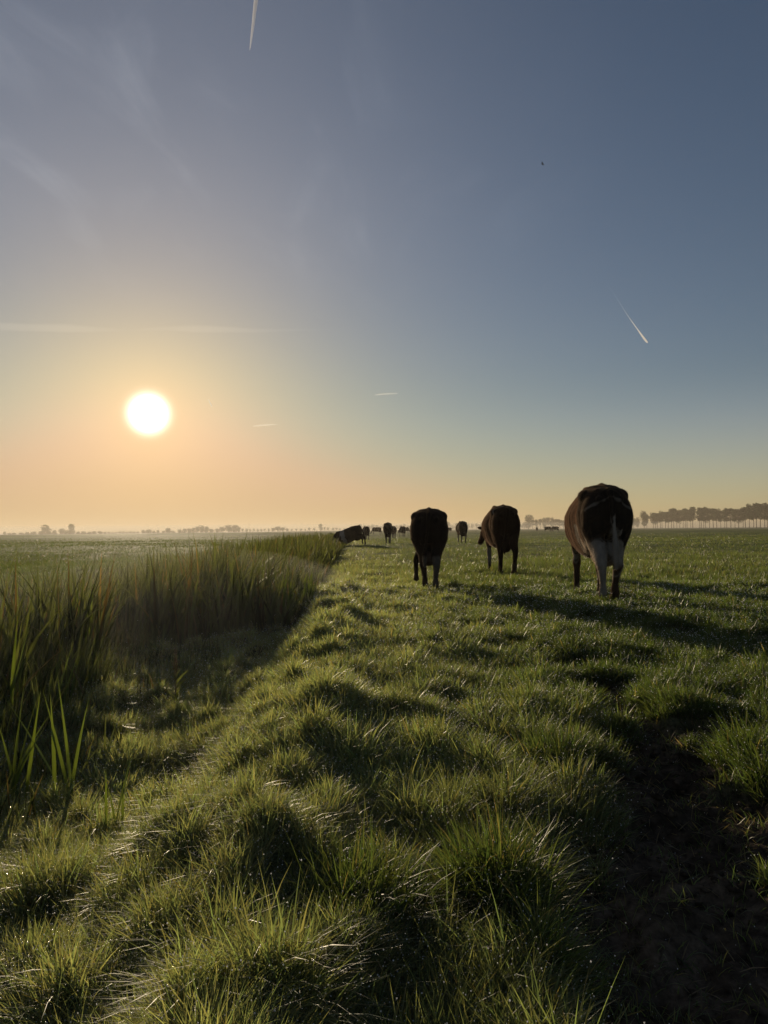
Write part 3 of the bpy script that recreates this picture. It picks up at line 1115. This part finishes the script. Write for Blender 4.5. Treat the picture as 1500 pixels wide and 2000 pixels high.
    rib = 0.004 * np.sin(co[:, 1] * 42 + co[:, 2] * 7) * sstep(0.75, 0.9, co[:, 1]) * (1 - sstep(1.4, 1.55, co[:, 1])) * sstep(0.7, 0.85, co[:, 2])
    lump = 0.007 * (noise(co[:, 1] + co[:, 0], co[:, 2], 0.09, 71) - 0.5) + 0.010 * (noise(co[:, 0] * 1.3, co[:, 2] + co[:, 1], 0.17, 72) - 0.5)
    co = co + nn * (rib + lump)[:, None]
    out_me.vertices.foreach_set('co', co.ravel())
    out_me.polygons.foreach_set('use_smooth', np.ones(len(out_me.polygons), dtype=bool))
    c = coat(co[:, 0].astype(float), co[:, 1].astype(float), co[:, 2].astype(float))
    a = out_me.color_attributes.new('tint', 'FLOAT_COLOR', 'POINT')
    c4 = np.ones((nv, 4), dtype=np.float32)
    c4[:, :3] = c
    a.data.foreach_set('color', c4.ravel())
    out_me.materials.clear()
    out_me.materials.append(M_cow)
    out_me.update()
    return out_me


BLACK = np.array([0.016, 0.013, 0.011])
SIDELIT_BROWN = np.array([0.060, 0.034, 0.022])
RED = np.array([0.050, 0.030, 0.019])
WHITE = np.array([0.22, 0.20, 0.175])


def blend(base, colr, mk):
    return base * (1 - mk[:, None]) + colr * mk[:, None]


def soft(v, w=0.02):
    return 1 - sstep(-w, w, v)


def wob(x, y, z, s=0.12, seed=81):
    return (noise(x + 2 * y, z + y, s, seed) - 0.5)


def coat_pied(x, y, z):
    c = np.tile(BLACK, (len(x), 1))
    c = blend(c, SIDELIT_BROWN, sstep(0.42, 0.62, y) * sstep(0.5, 0.8, z))  # sunlight on the dark brown flank put into the coat colour
    w = wob(x, y, z)
    w2 = wob(x, y, z, 0.05, 82)
    # white band arching over the rump
    band = np.abs(z - (1.30 - 0.55 * np.maximum(np.abs(x) - 0.03, 0)) - 0.06 * w) - (0.010 + 0.03 * np.exp(-((x + 0.20) / 0.06) ** 2))
    c = blend(c, WHITE * 0.55, soft(band + 0.05 * w2, 0.02) * soft(y - 0.20, 0.03))
    # white hind legs, udder and the wedge running up between the thighs
    low = z - (0.80 - 0.5 * np.maximum(x - 0.02, 0) + 0.22 * w)
    c = blend(c, WHITE * 0.85, soft(low + 0.08 * w2, 0.035) * soft(y - 0.62, 0.05) * (1 - soft(z - 0.42 - 0.1 * w, 0.03)) * (1 - sstep(0.20, 0.24, x)))
    wedge = np.abs(x - 0.045 - 0.06 * w) - 0.16 * np.clip((1.14 - z) / 0.5, 0, 1) ** 1.3 - 0.06 * w2
    c = blend(c, WHITE, soft(wedge, 0.012) * soft(z - 1.10, 0.03) * soft(y - 0.3, 0.05) * sstep(-0.02, 0.02, x))
    # white patch low on the near flank, white front legs
    fl = (y - 0.68) ** 2 / 0.10 ** 2 + (z - 0.76 + 0.05 * w) ** 2 / 0.23 ** 2 - 1
    c = blend(c, WHITE * 0.7, soft(fl + 0.8 * w2, 0.15) * (1 - soft(np.abs(x) - 0.12, 0.03)))
    c = blend(c, WHITE * 0.8, soft(z - 0.62, 0.04) * (1 - soft(y - 1.3, 0.05)))
    c = blend(c, np.array([0.05, 0.035, 0.025]), soft(z - 0.34 + 0.5 * w + 0.25 * w2, 0.08))
    mudd = sstep(0.12, 0.3, wob(x, y, z, 0.07, 95) + 0.5 * wob(x, y, z, 0.025, 96)) * soft(z - 1.0, 0.2)
    c = blend(c, np.array([0.045, 0.033, 0.024]), 0.75 * mudd)
    c = blend(c, WHITE * 0.9, soft(z - 0.78, 0.03) * soft(y + 0.04, 0.01))
    c = blend(c, BLACK, soft(z - 0.07, 0.015))
    return c


def coat_black(x, y, z):
    c = np.tile(BLACK * 1.05, (len(x), 1))
    w = wob(x, y, z)
    c = blend(c, np.array([0.10, 0.08, 0.07]), soft(((x) / 0.17) ** 2 + ((y - 0.36) / 0.26) ** 2 + ((z - 0.62) / 0.16) ** 2 - 1, 0.2))
    c = blend(c, WHITE * 0.5, soft(((y - 0.9) / 0.25) ** 2 + ((z - 0.55) / 0.12) ** 2 - 1 + w, 0.2))
    c = blend(c, np.array([0.05, 0.04, 0.03]), soft(z - 0.35 + 0.3 * w, 0.1))
    c = blend(c, WHITE * 0.35, soft(z - 0.64, 0.03) * soft(y + 0.035, 0.01))
    return c


def coat_red(x, y, z):
    c = np.tile(RED * 0.30, (len(x), 1))
    w = wob(x, y, z)
    w2 = wob(x, y, z, 0.05, 82)
    c = blend(c, RED, sstep(0.40, 0.75, y + 0.3 * w))
    c = blend(c, WHITE * 0.7, soft(z - 0.58 + 0.12 * w, 0.03) * (1 - soft(y - 0.5, 0.05)))
    c = blend(c, WHITE * 0.55, soft(np.abs(y - 0.30 - 0.06 * w) - 0.02, 0.01) * (1 - soft(z - 0.95, 0.05)) * soft(x, 0.01))
    c = blend(c, WHITE * 0.8, soft(z - 0.75 + 0.1 * w2, 0.05) * soft(np.abs(y - 0.42) - 0.16, 0.03) * soft(np.abs(x) - 0.15, 0.02))
    c = blend(c, np.array([0.05, 0.035, 0.025]), soft(z - 0.22 + 0.2 * w, 0.08))
    c = blend(c, WHITE * 0.7, sstep(2.25, 2.35, y + 0.2 * w))
    return c


def coat_belted(x, y, z):
    c = np.tile(BLACK * 1.3, (len(x), 1))
    w = wob(x, y, z)
    c = blend(c, WHITE, soft(np.abs(y - 1.22 - 0.15 * w) - 0.15, 0.02))
    return c


def coat_dark(x, y, z):
    c = np.tile(BLACK * 1.5, (len(x), 1))
    w = wob(x, y, z, 0.3, 91)
    c = blend(c, WHITE * 0.7, soft(0.25 - w, 0.02))
    c = blend(c, WHITE * 0.6, soft(z - 0.45, 0.04))
    return c


def coat_hair(me, parent):
    """short hair standing off the hide, so that the backlit outline glows as it does on a real coat"""
    nv = len(me.vertices)
    co = np.zeros(nv * 3, dtype=np.float32)
    me.vertices.foreach_get('co', co)
    co = co.reshape(-1, 3)
    nn = np.zeros(nv * 3, dtype=np.float32)
    me.vertices.foreach_get('normal', nn)
    nn = nn.reshape(-1, 3)
    cc = np.zeros(nv * 4, dtype=np.float32)
    me.attributes['tint'].data.foreach_get('color', cc)
    cc = cc.reshape(-1, 4)[:, :3]
    k = rng.random(nv) < 0.8
    co, nn, cc = co[k], nn[k], cc[k]
    n = len(co)
    d = nn + np.array([0, -0.35, -0.75]) + rng.normal(0, 0.3, (n, 3))
    d /= np.linalg.norm(d, axis=1)[:, None]
    d = d + 0.45 * nn
    L = rng.uniform(0.006, 0.015, n)[:, None]
    sd = np.cross(d, rng.normal(size=(n, 3)))
    sd /= np.linalg.norm(sd, axis=1)[:, None] + 1e-9
    b = co - nn * 0.002
    V = np.stack([b - sd * 0.0013, b + sd * 0.0013, b + d * L], 1).reshape(-1, 3)
    o = mesh_np('hair', V, np.arange(3 * n), np.full(n, 3), M_hair, np.repeat(cc * 1.2 + 0.004, 3, axis=0), parent=parent)
    return o


M_hair = leaf_mat('cow_hair', 0.5, rough=0.45, tcol=(2.2, 1.9, 1.6), spec=0.25)


def cow(me, x, y, z, rz, s, lab, pitch=0.0, lean=0.0, hair=False):
    o = bpy.data.objects.new('cow', me)
    COL.objects.link(o)
    o.location = (x, y, z)
    o.rotation_euler = (pitch, lean, rz)
    o.scale = (s, s, s)
    tag(o, lab, 'cow', 'cows walking and grazing on the pasture')
    if hair:
        coat_hair(me, o)
    return o


def place(me, px, d, rz, s, lab, dz=0.0, **k):
    p = at(px, 1040, d)
    return cow(me, p.x, d, H1(p.x, d) + dz, rz, s, lab, **k)


R_ = math.radians
m1 = cow_mesh('cow_pied', coat_pied, 0.013, hl=(-0.13, 0.17), fl=(0.12, -0.14), lift=(0, 0, 0, 0), head=(0.05, 0.5, 0.95, 0.1), belly=1.0, tail_x=0.045, narrow=0.045, hip=1.04, udder=1.15)
place(m1, 1192, 9.75, R_(-5), 1.045, 'largest cow, dark pied with a flank tinted sunlit brown and white hind legs, nearest on the right', hair=True)
m2 = cow_mesh('cow_black', coat_black, 0.013, hl=(0.14, -0.14), fl=(-0.2, 0.12), lift=(0.0, 0, 0.12, 0), head=(0.0, 0.55, 0.80, 0.0), belly=0.98, tail_x=-0.08, narrow=0.07, hip=1.14, splay=(-0.12, -0.02), shift=(0.0, 0.03), udder=1.25)
place(m2, 838, 12.2, R_(-3.5), 0.90, 'nearly black cow walking straight away in the middle of the path', hair=True)
m3 = cow_mesh('cow_red', coat_red, 0.014, hl=(0.10, -0.14), fl=(-0.05, 0.1), lift=(0, 0, 0, 0), head=(-0.13, 0.16, 0.93, -0.35), belly=1.0, tail_x=-0.1, narrow=0.02)
place(m3, 992, 16.8, R_(2), 1.02, 'reddish brown cow turning its lowered head to the left', hair=True)
m4 = cow_mesh('cow_dark_walking', coat_dark, 0.028, hl=(0.12, -0.12), fl=(-0.12, 0.14), head=(0.05, 0.5, 0.85, 0.0), narrow=0.04)
m5 = cow_mesh('cow_belted', coat_belted, 0.028, hl=(0.05, -0.08), fl=(0.12, -0.05), head=(0.0, 0.35, 0.45, 0.0), narrow=0.02)
m6 = cow_mesh('cow_dark_grazing', coat_dark, 0.035, hl=(0.10, -0.10), fl=(-0.06, 0.14), head=(0.0, 0.35, 0.42, 0.2), narrow=0.02)
place(m4, 906, 52, R_(4), 1.0, 'small round looking dark cow between the black cow and the reddish one')
place(m4, 757, 50, R_(-2), 0.93, 'dark cow seen from behind on the path, left of the black cow')
p = at(715, 1040, 47)
cow(m5, p.x, 47, H1(p.x, 47), R_(82), 0.92, 'dark cow with white shoulder band stepping down into the ditch', pitch=R_(-20))
place(m4, 718, 78, R_(14), 0.92, 'dark cow right behind the banded cow at the ditch')
place(m4, 768, 98, R_(-6), 1.0, 'distant cow half hidden behind the dark cow on the path')
place(m6, 744, 165, R_(75), 1.0, 'distant grazing cow seen between the banded cow and the dark path cow')
place(m6, 784, 185, R_(-80), 1.0, 'distant cow standing side on with pale legs, right of the path cow')
place(m4, 790, 112, R_(160), 1.0, 'distant cow facing us just left of the black cow')
place(m6, 881, 240, R_(20), 1.0, 'tiny far cow between the black cow and the round looking one')
place(m6, 1048, 270, R_(-20), 1.0, 'tiny far cow alone, right of the reddish cow')
place(m6, 1064, 226, R_(-90), 1.0, 'left cow of the far side on pair near the tree line')
place(m6, 1091, 224, R_(82), 1.0, 'right cow of the far side on pair near the tree line')


# ------------------------------------------------------------------ trees
def crown_np(seed, w, h, z0, n, leaf, lobes, shape='round'):
    r = np.random.default_rng(seed)
    lc = []
    for i in range(lobes):
        a = r.uniform(0, 6.28)
        rad = w * 0.5 * r.uniform(0.15, 0.62)
        zz = z0 + h * (r.uniform(0.15, 0.88) if shape == 'round' else r.uniform(0.12, 0.92))
        k = 1 - abs((zz - z0) / h - 0.5) * (0.9 if shape == 'round' else 0.4)
        lc.append((rad * math.cos(a) * k, rad * math.sin(a) * k, zz, w * r.uniform(0.18, 0.32)))
    lc.append((0, 0, z0 + h * 0.82, w * 0.27))
    lc = np.array(lc)
    i = r.integers(0, len(lc), n)
    d = r.normal(size=(n, 3))
    d /= np.linalg.norm(d, axis=1)[:, None]
    rr = lc[i, 3] * (0.55 + 0.6 * r.random(n) ** 0.6)
    P = lc[i, :3] + d * rr[:, None] * np.array([1, 1, 0.95])
    s = leaf * r.uniform(0.6, 1.4, n)
    a = r.normal(size=(n, 3))
    b = np.cross(a, d)
    a = np.cross(b, r.normal(size=(n, 3)))
    a /= np.linalg.norm(a, axis=1)[:, None]
    b /= np.linalg.norm(b, axis=1)[:, None]
    a *= s[:, None] * 0.5
    b *= s[:, None] * 0.35
    V = np.stack([P - a, P - b * 0.9 + a * 0.1, P + a, P + b], 1).reshape(-1, 3)
    f = np.arange(4 * n)
    c = np.array([0.034, 0.052, 0.022]) * r.uniform(0.6, 1.4, n)[:, None] * (0.7 + 0.6 * r.random(len(lc))[i])[:, None]
    return V, f, np.full(n, 4), np.repeat(c, 4, axis=0), lc


def make_tree(seed, H, w, clear, shape, n, leaf, lobes):
    root = bpy.data.objects.new('tree', None)
    COL.objects.link(root)
    V, f, l, c, lc = crown_np(seed, w, H * (1 - clear), H * clear, n, leaf, lobes, shape)
    mesh_np('crown', V, f, l, M_crown, c, parent=root)
    bm = bmesh.new()
    r = random.Random(seed)
    lx = r.uniform(-0.3, 0.3)
    capsule(bm, [(0, 0, -0.3, 0.42, 0.42), (0.02, 0, 0.6, 0.30, 0.30), (lx * 0.4, 0, H * 0.35, 0.24, 0.24), (lx, 0, H * 0.62, 0.16, 0.16), (lx, 0, H * 0.85, 0.07, 0.07)], 7)
    for q in lc[:7]:
        z1 = max(H * clear * 0.9, q[2] - q[3] * 1.6)
        capsule(bm, [(lx * 0.6, 0, z1, 0.12, 0.12), (q[0] * 0.6, q[1] * 0.6, (z1 + q[2]) / 2, 0.09, 0.09), (q[0], q[1], q[2], 0.04, 0.04)], 5)
    bmesh.ops.recalc_face_normals(bm, faces=bm.faces)
    me = bpy.data.meshes.new('trunk')
    bm.to_mesh(me)
    bm.free()
    me.materials.append(M_bark)
    t_ = bpy.data.objects.new('trunk', me)
    COL.objects.link(t_)
    t_.parent = root
    return root


used = set()


def put_tree(proto, x, y, z, s, sz, rz, lab, grp):
    if proto.name in used:
        r = proto.copy()
        COL.objects.link(r)
        for ch in list(proto.children):
            c = ch.copy()
            COL.objects.link(c)
            c.parent = r
    else:
        r = proto
        used.add(proto.name)
    r.location = (x, y, z)
    r.scale = (s, s, sz)
    r.rotation_euler = (0, 0, rz)
    tag(r, lab, 'tree', grp)
    return r


AVENUE = [make_tree(100 + i, 21.5, random.uniform(6.0, 9.5), random.uniform(0.27, 0.38), 'tall', 1500, 0.9, random.randint(9, 16)) for i in range(9)]
ROUND = [make_tree(200 + i, 14.0, random.uniform(10, 14), 0.10, 'round', 1300, 0.95, random.randint(10, 15)) for i in range(5)]
SMALLR = [make_tree(300 + i, 10.0, random.uniform(8.0, 10), 0.22, 'round', 500, 0.95, 7) for i in range(3)]

nputs = 0
ONES = ['', 'first', 'second', 'third', 'fourth', 'fifth', 'sixth', 'seventh', 'eighth', 'ninth', 'tenth', 'eleventh', 'twelfth', 'thirteenth', 'fourteenth', 'fifteenth', 'sixteenth',
        'seventeenth', 'eighteenth', 'nineteenth']
TENS = {20: ('twentieth', 'twenty'), 30: ('thirtieth', 'thirty'), 40: ('fortieth', 'forty'), 50: ('fiftieth', 'fifty')}


def ordinal(n):
    if n < 20:
        return ONES[n]
    t10 = n // 10 * 10
    return TENS[t10][0] if n == t10 else TENS[t10][1] + '-' + ONES[n - t10]




def tree_px(kind, px, py_top, d, lab, grp, wpx=None, jit=0.06):
    """a tree whose top is seen at (px, py_top) standing at depth d"""
    global nputs
    nputs += 1
    proto = kind[nputs % len(kind)]
    p = at(px, py_top, d)
    zb = H1(p.x, d)
    base = {id(AVENUE): 21.5, id(ROUND): 14.0, id(SMALLR): 10.0}[id(kind)]
    sz = max(0.2, (p.z - zb) / base)
    s = sz * random.uniform(0.95, 1.15) if wpx is None else wpx * d / F / {id(AVENUE): 6.6, id(ROUND): 12.0, id(SMALLR): 9.0}[id(kind)]
    put_tree(proto, p.x, d, zb, s, sz, random.uniform(0, 6.28), lab, grp)


# right-hand avenue: a double row of tall trees running away to the left
px = 1263.0
count = 0
while px < 1575:
    count += 1
    t_ = (px - 1250) / 250
    d = 1000 - 300 * t_ + random.uniform(-12, 12)
    top = 1001.5 - 16.5 * t_ + random.choice((random.uniform(-3.2, 2.0), random.uniform(-0.5, 5.0))) + 2.0 * math.sin(px * 0.045)
    if 1313 < px < 1321:
        top -= 5
    tree_px(AVENUE, px, top, d, 'tall slim tree, %s from the left end of the right-hand avenue' % ordinal(count), 'avenue trees along the right horizon', wpx=random.uniform(12, 19) * (0.82 + 0.18 * t_))
    px += 4.6 + 1.7 * t_ + random.uniform(-2.4, 3.4) + (5 if random.random() < 0.07 else 0)
tree_px(ROUND, 1258, 999, 960, 'broad round crowned tree at the left end of the right avenue', 'avenue trees along the right horizon', wpx=20)
# paler row between the reddish cow and the pied cow
for k, px in enumerate(np.arange(1040, 1250, 7.6)):
    top = 1013.5 + 2 * math.sin(px * 0.11) + random.uniform(-1, 1)
    tree_px(AVENUE if int(px) % 3 else ROUND, px, top, 1280 + random.uniform(-25, 25), 'pale tree, %s in the row running right from the big spreading tree' % ordinal(k + 1), 'pale middle row of trees', wpx=random.uniform(10, 14))
tree_px(ROUND, 1032, 1007.5, 1250, 'big spreading tree just right of the reddish cow', 'pale middle row of trees', wpx=27)
# faint far row from the ditch to the reddish cow
for k, px in enumerate(np.arange(704, 1024, 7.8)):
    top = 1026.5 - (px - 704) * 0.012 + 1.6 * math.sin(px * 0.23) + random.uniform(-1.2, 1.0)
    if abs(px - 877) < 6:
        top -= 4
    tree_px(ROUND if int(px) % 2 else SMALLR, px, top, 1650 + random.uniform(-40, 40), 'faint tree, %s from the left in the far row behind the herd' % ordinal(k + 1), 'faint far row of trees', wpx=random.uniform(9, 13))
# left horizon: hedges, bushes and single trees read off the photograph: x, top, width
LEFT = [(9, 1039, 8), (18, 1041, 12), (28, 1041, 12), (42, 1040.5, 14), (54, 1039.5, 14), (66, 1038.5, 14), (88, 1026.5, 26), (80, 1038, 14), (96, 1038, 14), (107, 1036, 13),
        (121, 1033.5, 17), (130, 1036, 12), (138, 1025, 19), (143, 1037, 10), (153, 1038.5, 12), (163, 1038, 13), (174, 1038.5, 12), (185, 1038, 13), (196, 1037.5, 13), (205, 1039, 10)]
for k, (x_, t_, w_) in enumerate(LEFT):
    big = w_ > 17
    tree_px(ROUND, x_, t_, 1150, ('broad round tree rising above the left horizon hedge' if w_ > 20 else 'tall round tree, right one of the pair above the left hedge') if big else 'low hazy hedge tree, %s from the left edge of the photo' % ordinal(k + 1), 'hazy trees along the left horizon', wpx=w_)
for k, px in enumerate(np.arange(213, 276, 7.0)):
    tree_px(SMALLR, px, 1038.4 - 0.02 * (px - 213) + random.uniform(-0.4, 0.4), 1200, 'small round tree, %s in the evenly spaced row below the sun' % ordinal(k + 1), 'evenly spaced small trees below the sun', wpx=7.4)
LEFT2 = [(280, 1035, 14), (290, 1033.8, 16), (300, 1036, 10), (309, 1035, 9), (319, 1036, 8), (329, 1031, 18), (338, 1036, 10), (351, 1033.5, 12), (360, 1032.5, 14), (370, 1031.5, 13),
         (378, 1030.5, 13), (386, 1028.5, 14), (394, 1026.5, 18), (403, 1028.5, 13), (413, 1032.2, 14), (424, 1032, 13), (434, 1029, 16), (447, 1025.5, 22), (459, 1025.8, 20), (466, 1029, 12),
         (533, 1030.5, 12), (542, 1028.2, 17), (552, 1029.2, 14), (561, 1031.8, 10)]
for k, (x_, t_, w_) in enumerate(LEFT2):
    tree_px(ROUND, x_, t_ + 0.8, 1150, 'rounded hazy tree, %s in the bushy row starting below the sun' % ordinal(k + 1), 'rounded hazy trees right of the sun', wpx=w_)
for k, px in enumerate(list(np.arange(474, 530, 7.2)) + [570, 579, 588]):
    tree_px(SMALLR, px, 1033 + random.uniform(-0.6, 0.4), 1250, 'small far tree, %s from the left above the highest reeds' % ordinal(k + 1), 'small far trees above the reeds', wpx=7.2)
for k, (x_, t_, w_) in enumerate([(596, 1033, 6), (604, 1031.3, 9), (614, 1031, 7), (627, 1024.2, 12), (634, 1030, 7), (641, 1030.5, 7), (650, 1030.6, 8), (657, 1031, 8), (664, 1031.6, 6), (672, 1031.6, 6), (679, 1031.4, 6),
                   (686, 1031.6, 6), (693, 1031.4, 6), (700, 1031.4, 6)]):
    tree_px(ROUND if w_ > 10 else SMALLR, x_, t_, 1250, 'lone taller tree among small ones above the ditch' if w_ > 10 else 'small far tree, %s from the left above the far end of the ditch' % ordinal(k + 1), 'small far trees above the ditch', wpx=w_)

# ------------------------------------------------------------------ contrails and a bird
def vapour(dens):
    m, t, out = new_mat('contrail_vapour')
    v = nd(t, 'ShaderNodeVolumePrincipled')
    v.inputs['Color'].default_value = (0.95, 0.97, 1.0, 1)
    v.inputs['Density'].default_value = dens
    v.inputs['Anisotropy'].default_value = 0.35
    v.inputs['Density Attribute'].default_value = ''
    v.inputs['Temperature Attribute'].default_value = ''
    t.links.new(v.outputs[0], out.inputs['Volume'])
    return m


def contrail(pts, alt, lab):
    """pts: (photo x, photo y, width px, density); the trail lies at one altitude"""
    P = []
    for (x, y, w, dn) in pts:
        r = ray(x, y)
        tt = alt / r.z
        P.append((CP + r * tt, w * tt / F * 0.5, dn))
    c0 = P[0][0].copy()
    n = 10
    V, Cc, f = [], [], []
    for i, (p_, rad, dn) in enumerate(P):
        a = P[max(i - 1, 0)][0]
        b = P[min(i + 1, len(P) - 1)][0]
        d = (b - a).normalized()
        ux = d.cross(Vector((0, 0, 1))).normalized()
        uy = d.cross(ux)
        for k in range(n):
            q = p_ - c0 + ux * rad * math.cos(2 * math.pi * k / n) + uy * rad * math.sin(2 * math.pi * k / n)
            V.append(q)
            Cc.append((dn, dn, dn))
    for i in range(len(P) - 1):
        for k in range(n):
            f += [i * n + k, i * n + (k + 1) % n, (i + 1) * n + (k + 1) % n, (i + 1) * n + k]
    lt = [4] * (len(f) // 4)
    f += list(range(n - 1, -1, -1)) + list(range((len(P) - 1) * n, len(P) * n))
    lt += [n, n]
    mid_w = max(q[1] for q in P) * 2
    o = mesh_np('contrail', np.array([tuple(v) for v in V]), np.array(f), np.array(lt), vapour(max(q[2] for q in P) * 1.5 / mid_w))
    o.location = c0
    tag(o, lab, 'contrail', 'aircraft contrails in the sky')


contrail([(506, -60, 8, .42), (500, 0, 7, .42), (494, 50, 5.0, .42), (489, 90, 2.6, .42), (487.6, 98, 1.2, .42)], 9000, 'bright short contrail running out of the top edge of the photo')
contrail([(1180, 545, .1, .4), (1205, 583, .4, .3), (1225, 615, .9, .3), (1245, 643, 2.0, .3), (1258, 661, 4.0, .3), (1264.5, 669, 3.2, .3)], 9500, 'slanting contrail with a bright lower end in the right half of the sky')
contrail([(-20, 637, 15, .05), (60, 640, 14, .05), (130, 641, 16, .05), (200, 644, 9, .05), (250, 645, 3, .05), (320, 642, 8, .05), (380, 642, 15, .05), (450, 644, 12, .05), (500, 646, 8, .05), (620, 644, 3, .05), (740, 640, 1, .05)], 8000, 'long faint horizontal contrail across the sky above the sun')
contrail([(732, 771.5, 2, .05), (745, 770, 3, .22), (760, 769, 3, .22), (776, 768.5, 2, .05)], 9500, 'short level contrail right of centre above the herd')
contrail([(494, 832.5, 2, .05), (506, 831, 3.4, .22), (525, 829.5, 3.6, .22), (541, 829, 2, .05)], 9500, 'short level contrail between the sun and the black cow')
contrail([(407, 780, 1.0, .1), (410, 786, 2.2, .2), (414, 794, 1.6, .2)], 9500, 'tiny steep contrail stub just right of the sun')


def bird():
    p_ = at(1060, 321, 90)
    m, t, out = new_mat('bird_feathers')
    pb = nd(t, 'ShaderNodeBsdfPrincipled')
    pb.inputs['Base Color'].default_value = (0.03, 0.03, 0.035, 1)
    t.links.new(pb.outputs[0], out.inputs[0])
    bm = bmesh.new()
    capsule(bm, [(0, -0.13, 0, 0.02, 0.02), (0, -0.06, 0, 0.045, 0.045), (0, 0.05, 0.01, 0.05, 0.05), (0, 0.13, 0.03, 0.03, 0.03), (0, 0.18, 0.03, 0.008, 0.008)], 8)
    for s in (-1, 1):
        a = [bm.verts.new(q) for q in ((s * 0.03, 0.09, 0.02), (s * 0.18, 0.10, 0.10), (s * 0.36, 0.0, 0.16), (s * 0.17, -0.02, 0.09), (s * 0.03, -0.06, 0.015))]
        b = [bm.verts.new(v.co + Vector((0, 0, 0.012))) for v in a]
        bm.faces.new(a)
        bm.faces.new(b[::-1])
        for k in range(5):
            bm.faces.new((a[k], b[k], b[(k + 1) % 5], a[(k + 1) % 5]))
    bmesh.ops.recalc_face_normals(bm, faces=bm.faces)
    me = bpy.data.meshes.new('bird')
    bm.to_mesh(me)
    bm.free()
    me.materials.append(m)
    o = bpy.data.objects.new('bird', me)
    COL.objects.link(o)
    o.location = p_
    o.scale = (1.0, 1.0, 1.0)
    o.rotation_euler = (0.2, 0.35, 1.0)
    tag(o, 'small dark bird flying high in the right part of the sky', 'bird')


bird()

# ------------------------------------------------------------------ haze
def vol_box(name, lo, hi, dens, colr, aniso, lab):
    m, t, out = new_mat(name + '_air')
    v = nd(t, 'ShaderNodeVolumePrincipled')
    v.inputs['Color'].default_value = (*colr, 1)
    v.inputs['Density'].default_value = dens
    v.inputs['Anisotropy'].default_value = aniso
    v.inputs['Density Attribute'].default_value = ''
    v.inputs['Temperature Attribute'].default_value = ''
    t.links.new(v.outputs[0], out.inputs['Volume'])
    bm = bmesh.new()
    bmesh.ops.create_cube(bm, size=1)
    for q in bm.verts:
        q.co = Vector([lo[i] + (q.co[i] + 0.5) * (hi[i] - lo[i]) for i in range(3)])
    me = bpy.data.meshes.new(name)
    bm.to_mesh(me)
    bm.free()
    me.materials.append(m)
    o = bpy.data.objects.new(name, me)
    COL.objects.link(o)
    tag(o, lab, name, kind='stuff')


vol_box('haze', (-4700, -420, -15), (4700, 6020, 36), 0.00036, (0.55, 0.50, 0.42), 0.42, 'thin warm morning haze over the whole pasture')


def mist():  # added scattering veil: lightens the reed shadows, standing in for lens glare
    m, t, out = new_mat('mist_air')
    v = nd(t, 'ShaderNodeVolumePrincipled')
    v.inputs['Color'].default_value = (0.9, 0.9, 0.9, 1)
    v.inputs['Density'].default_value = 0.0037
    v.inputs['Anisotropy'].default_value = 0.6
    v.inputs['Density Attribute'].default_value = ''
    v.inputs['Temperature Attribute'].default_value = ''
    t.links.new(v.outputs[0], out.inputs['Volume'])
    bm = bmesh.new()
    ellip(bm, (-2.6, 11.0, -0.85), (3.6, 9.0, 1.62), 48)
    for q in bm.verts:
        q.co.x -= 0.036 * q.co.y
    me = bpy.data.meshes.new('mist')
    bm.to_mesh(me)
    bm.free()
    me.materials.append(m)
    o = bpy.data.objects.new('mist', me)
    COL.objects.link(o)
    tag(o, 'added thin veil over the reeds in the ditch that lightens their shadows', 'mist', kind='stuff')


mist()


def far_mist():
    m = bpy.data.materials['mist_air'].copy()
    m.name = 'far_mist_air'
    v = [n for n in m.node_tree.nodes if n.type == 'PRINCIPLED_VOLUME'][0]
    v.inputs['Color'].default_value = (0.32, 0.34, 0.36, 1)
    v.inputs['Density'].default_value = 0.00032
    v.inputs['Anisotropy'].default_value = 0.5
    bm = bmesh.new()
    ellip(bm, (0, 1150, -2.5), (1500, 900, 11.0), 64)
    me = bpy.data.meshes.new('mist')
    bm.to_mesh(me)
    bm.free()
    me.materials.append(m)
    o = bpy.data.objects.new('mist', me)
    COL.objects.link(o)
    tag(o, 'pale ground mist pooling around the feet of the distant trees', 'mist', kind='stuff')


far_mist()
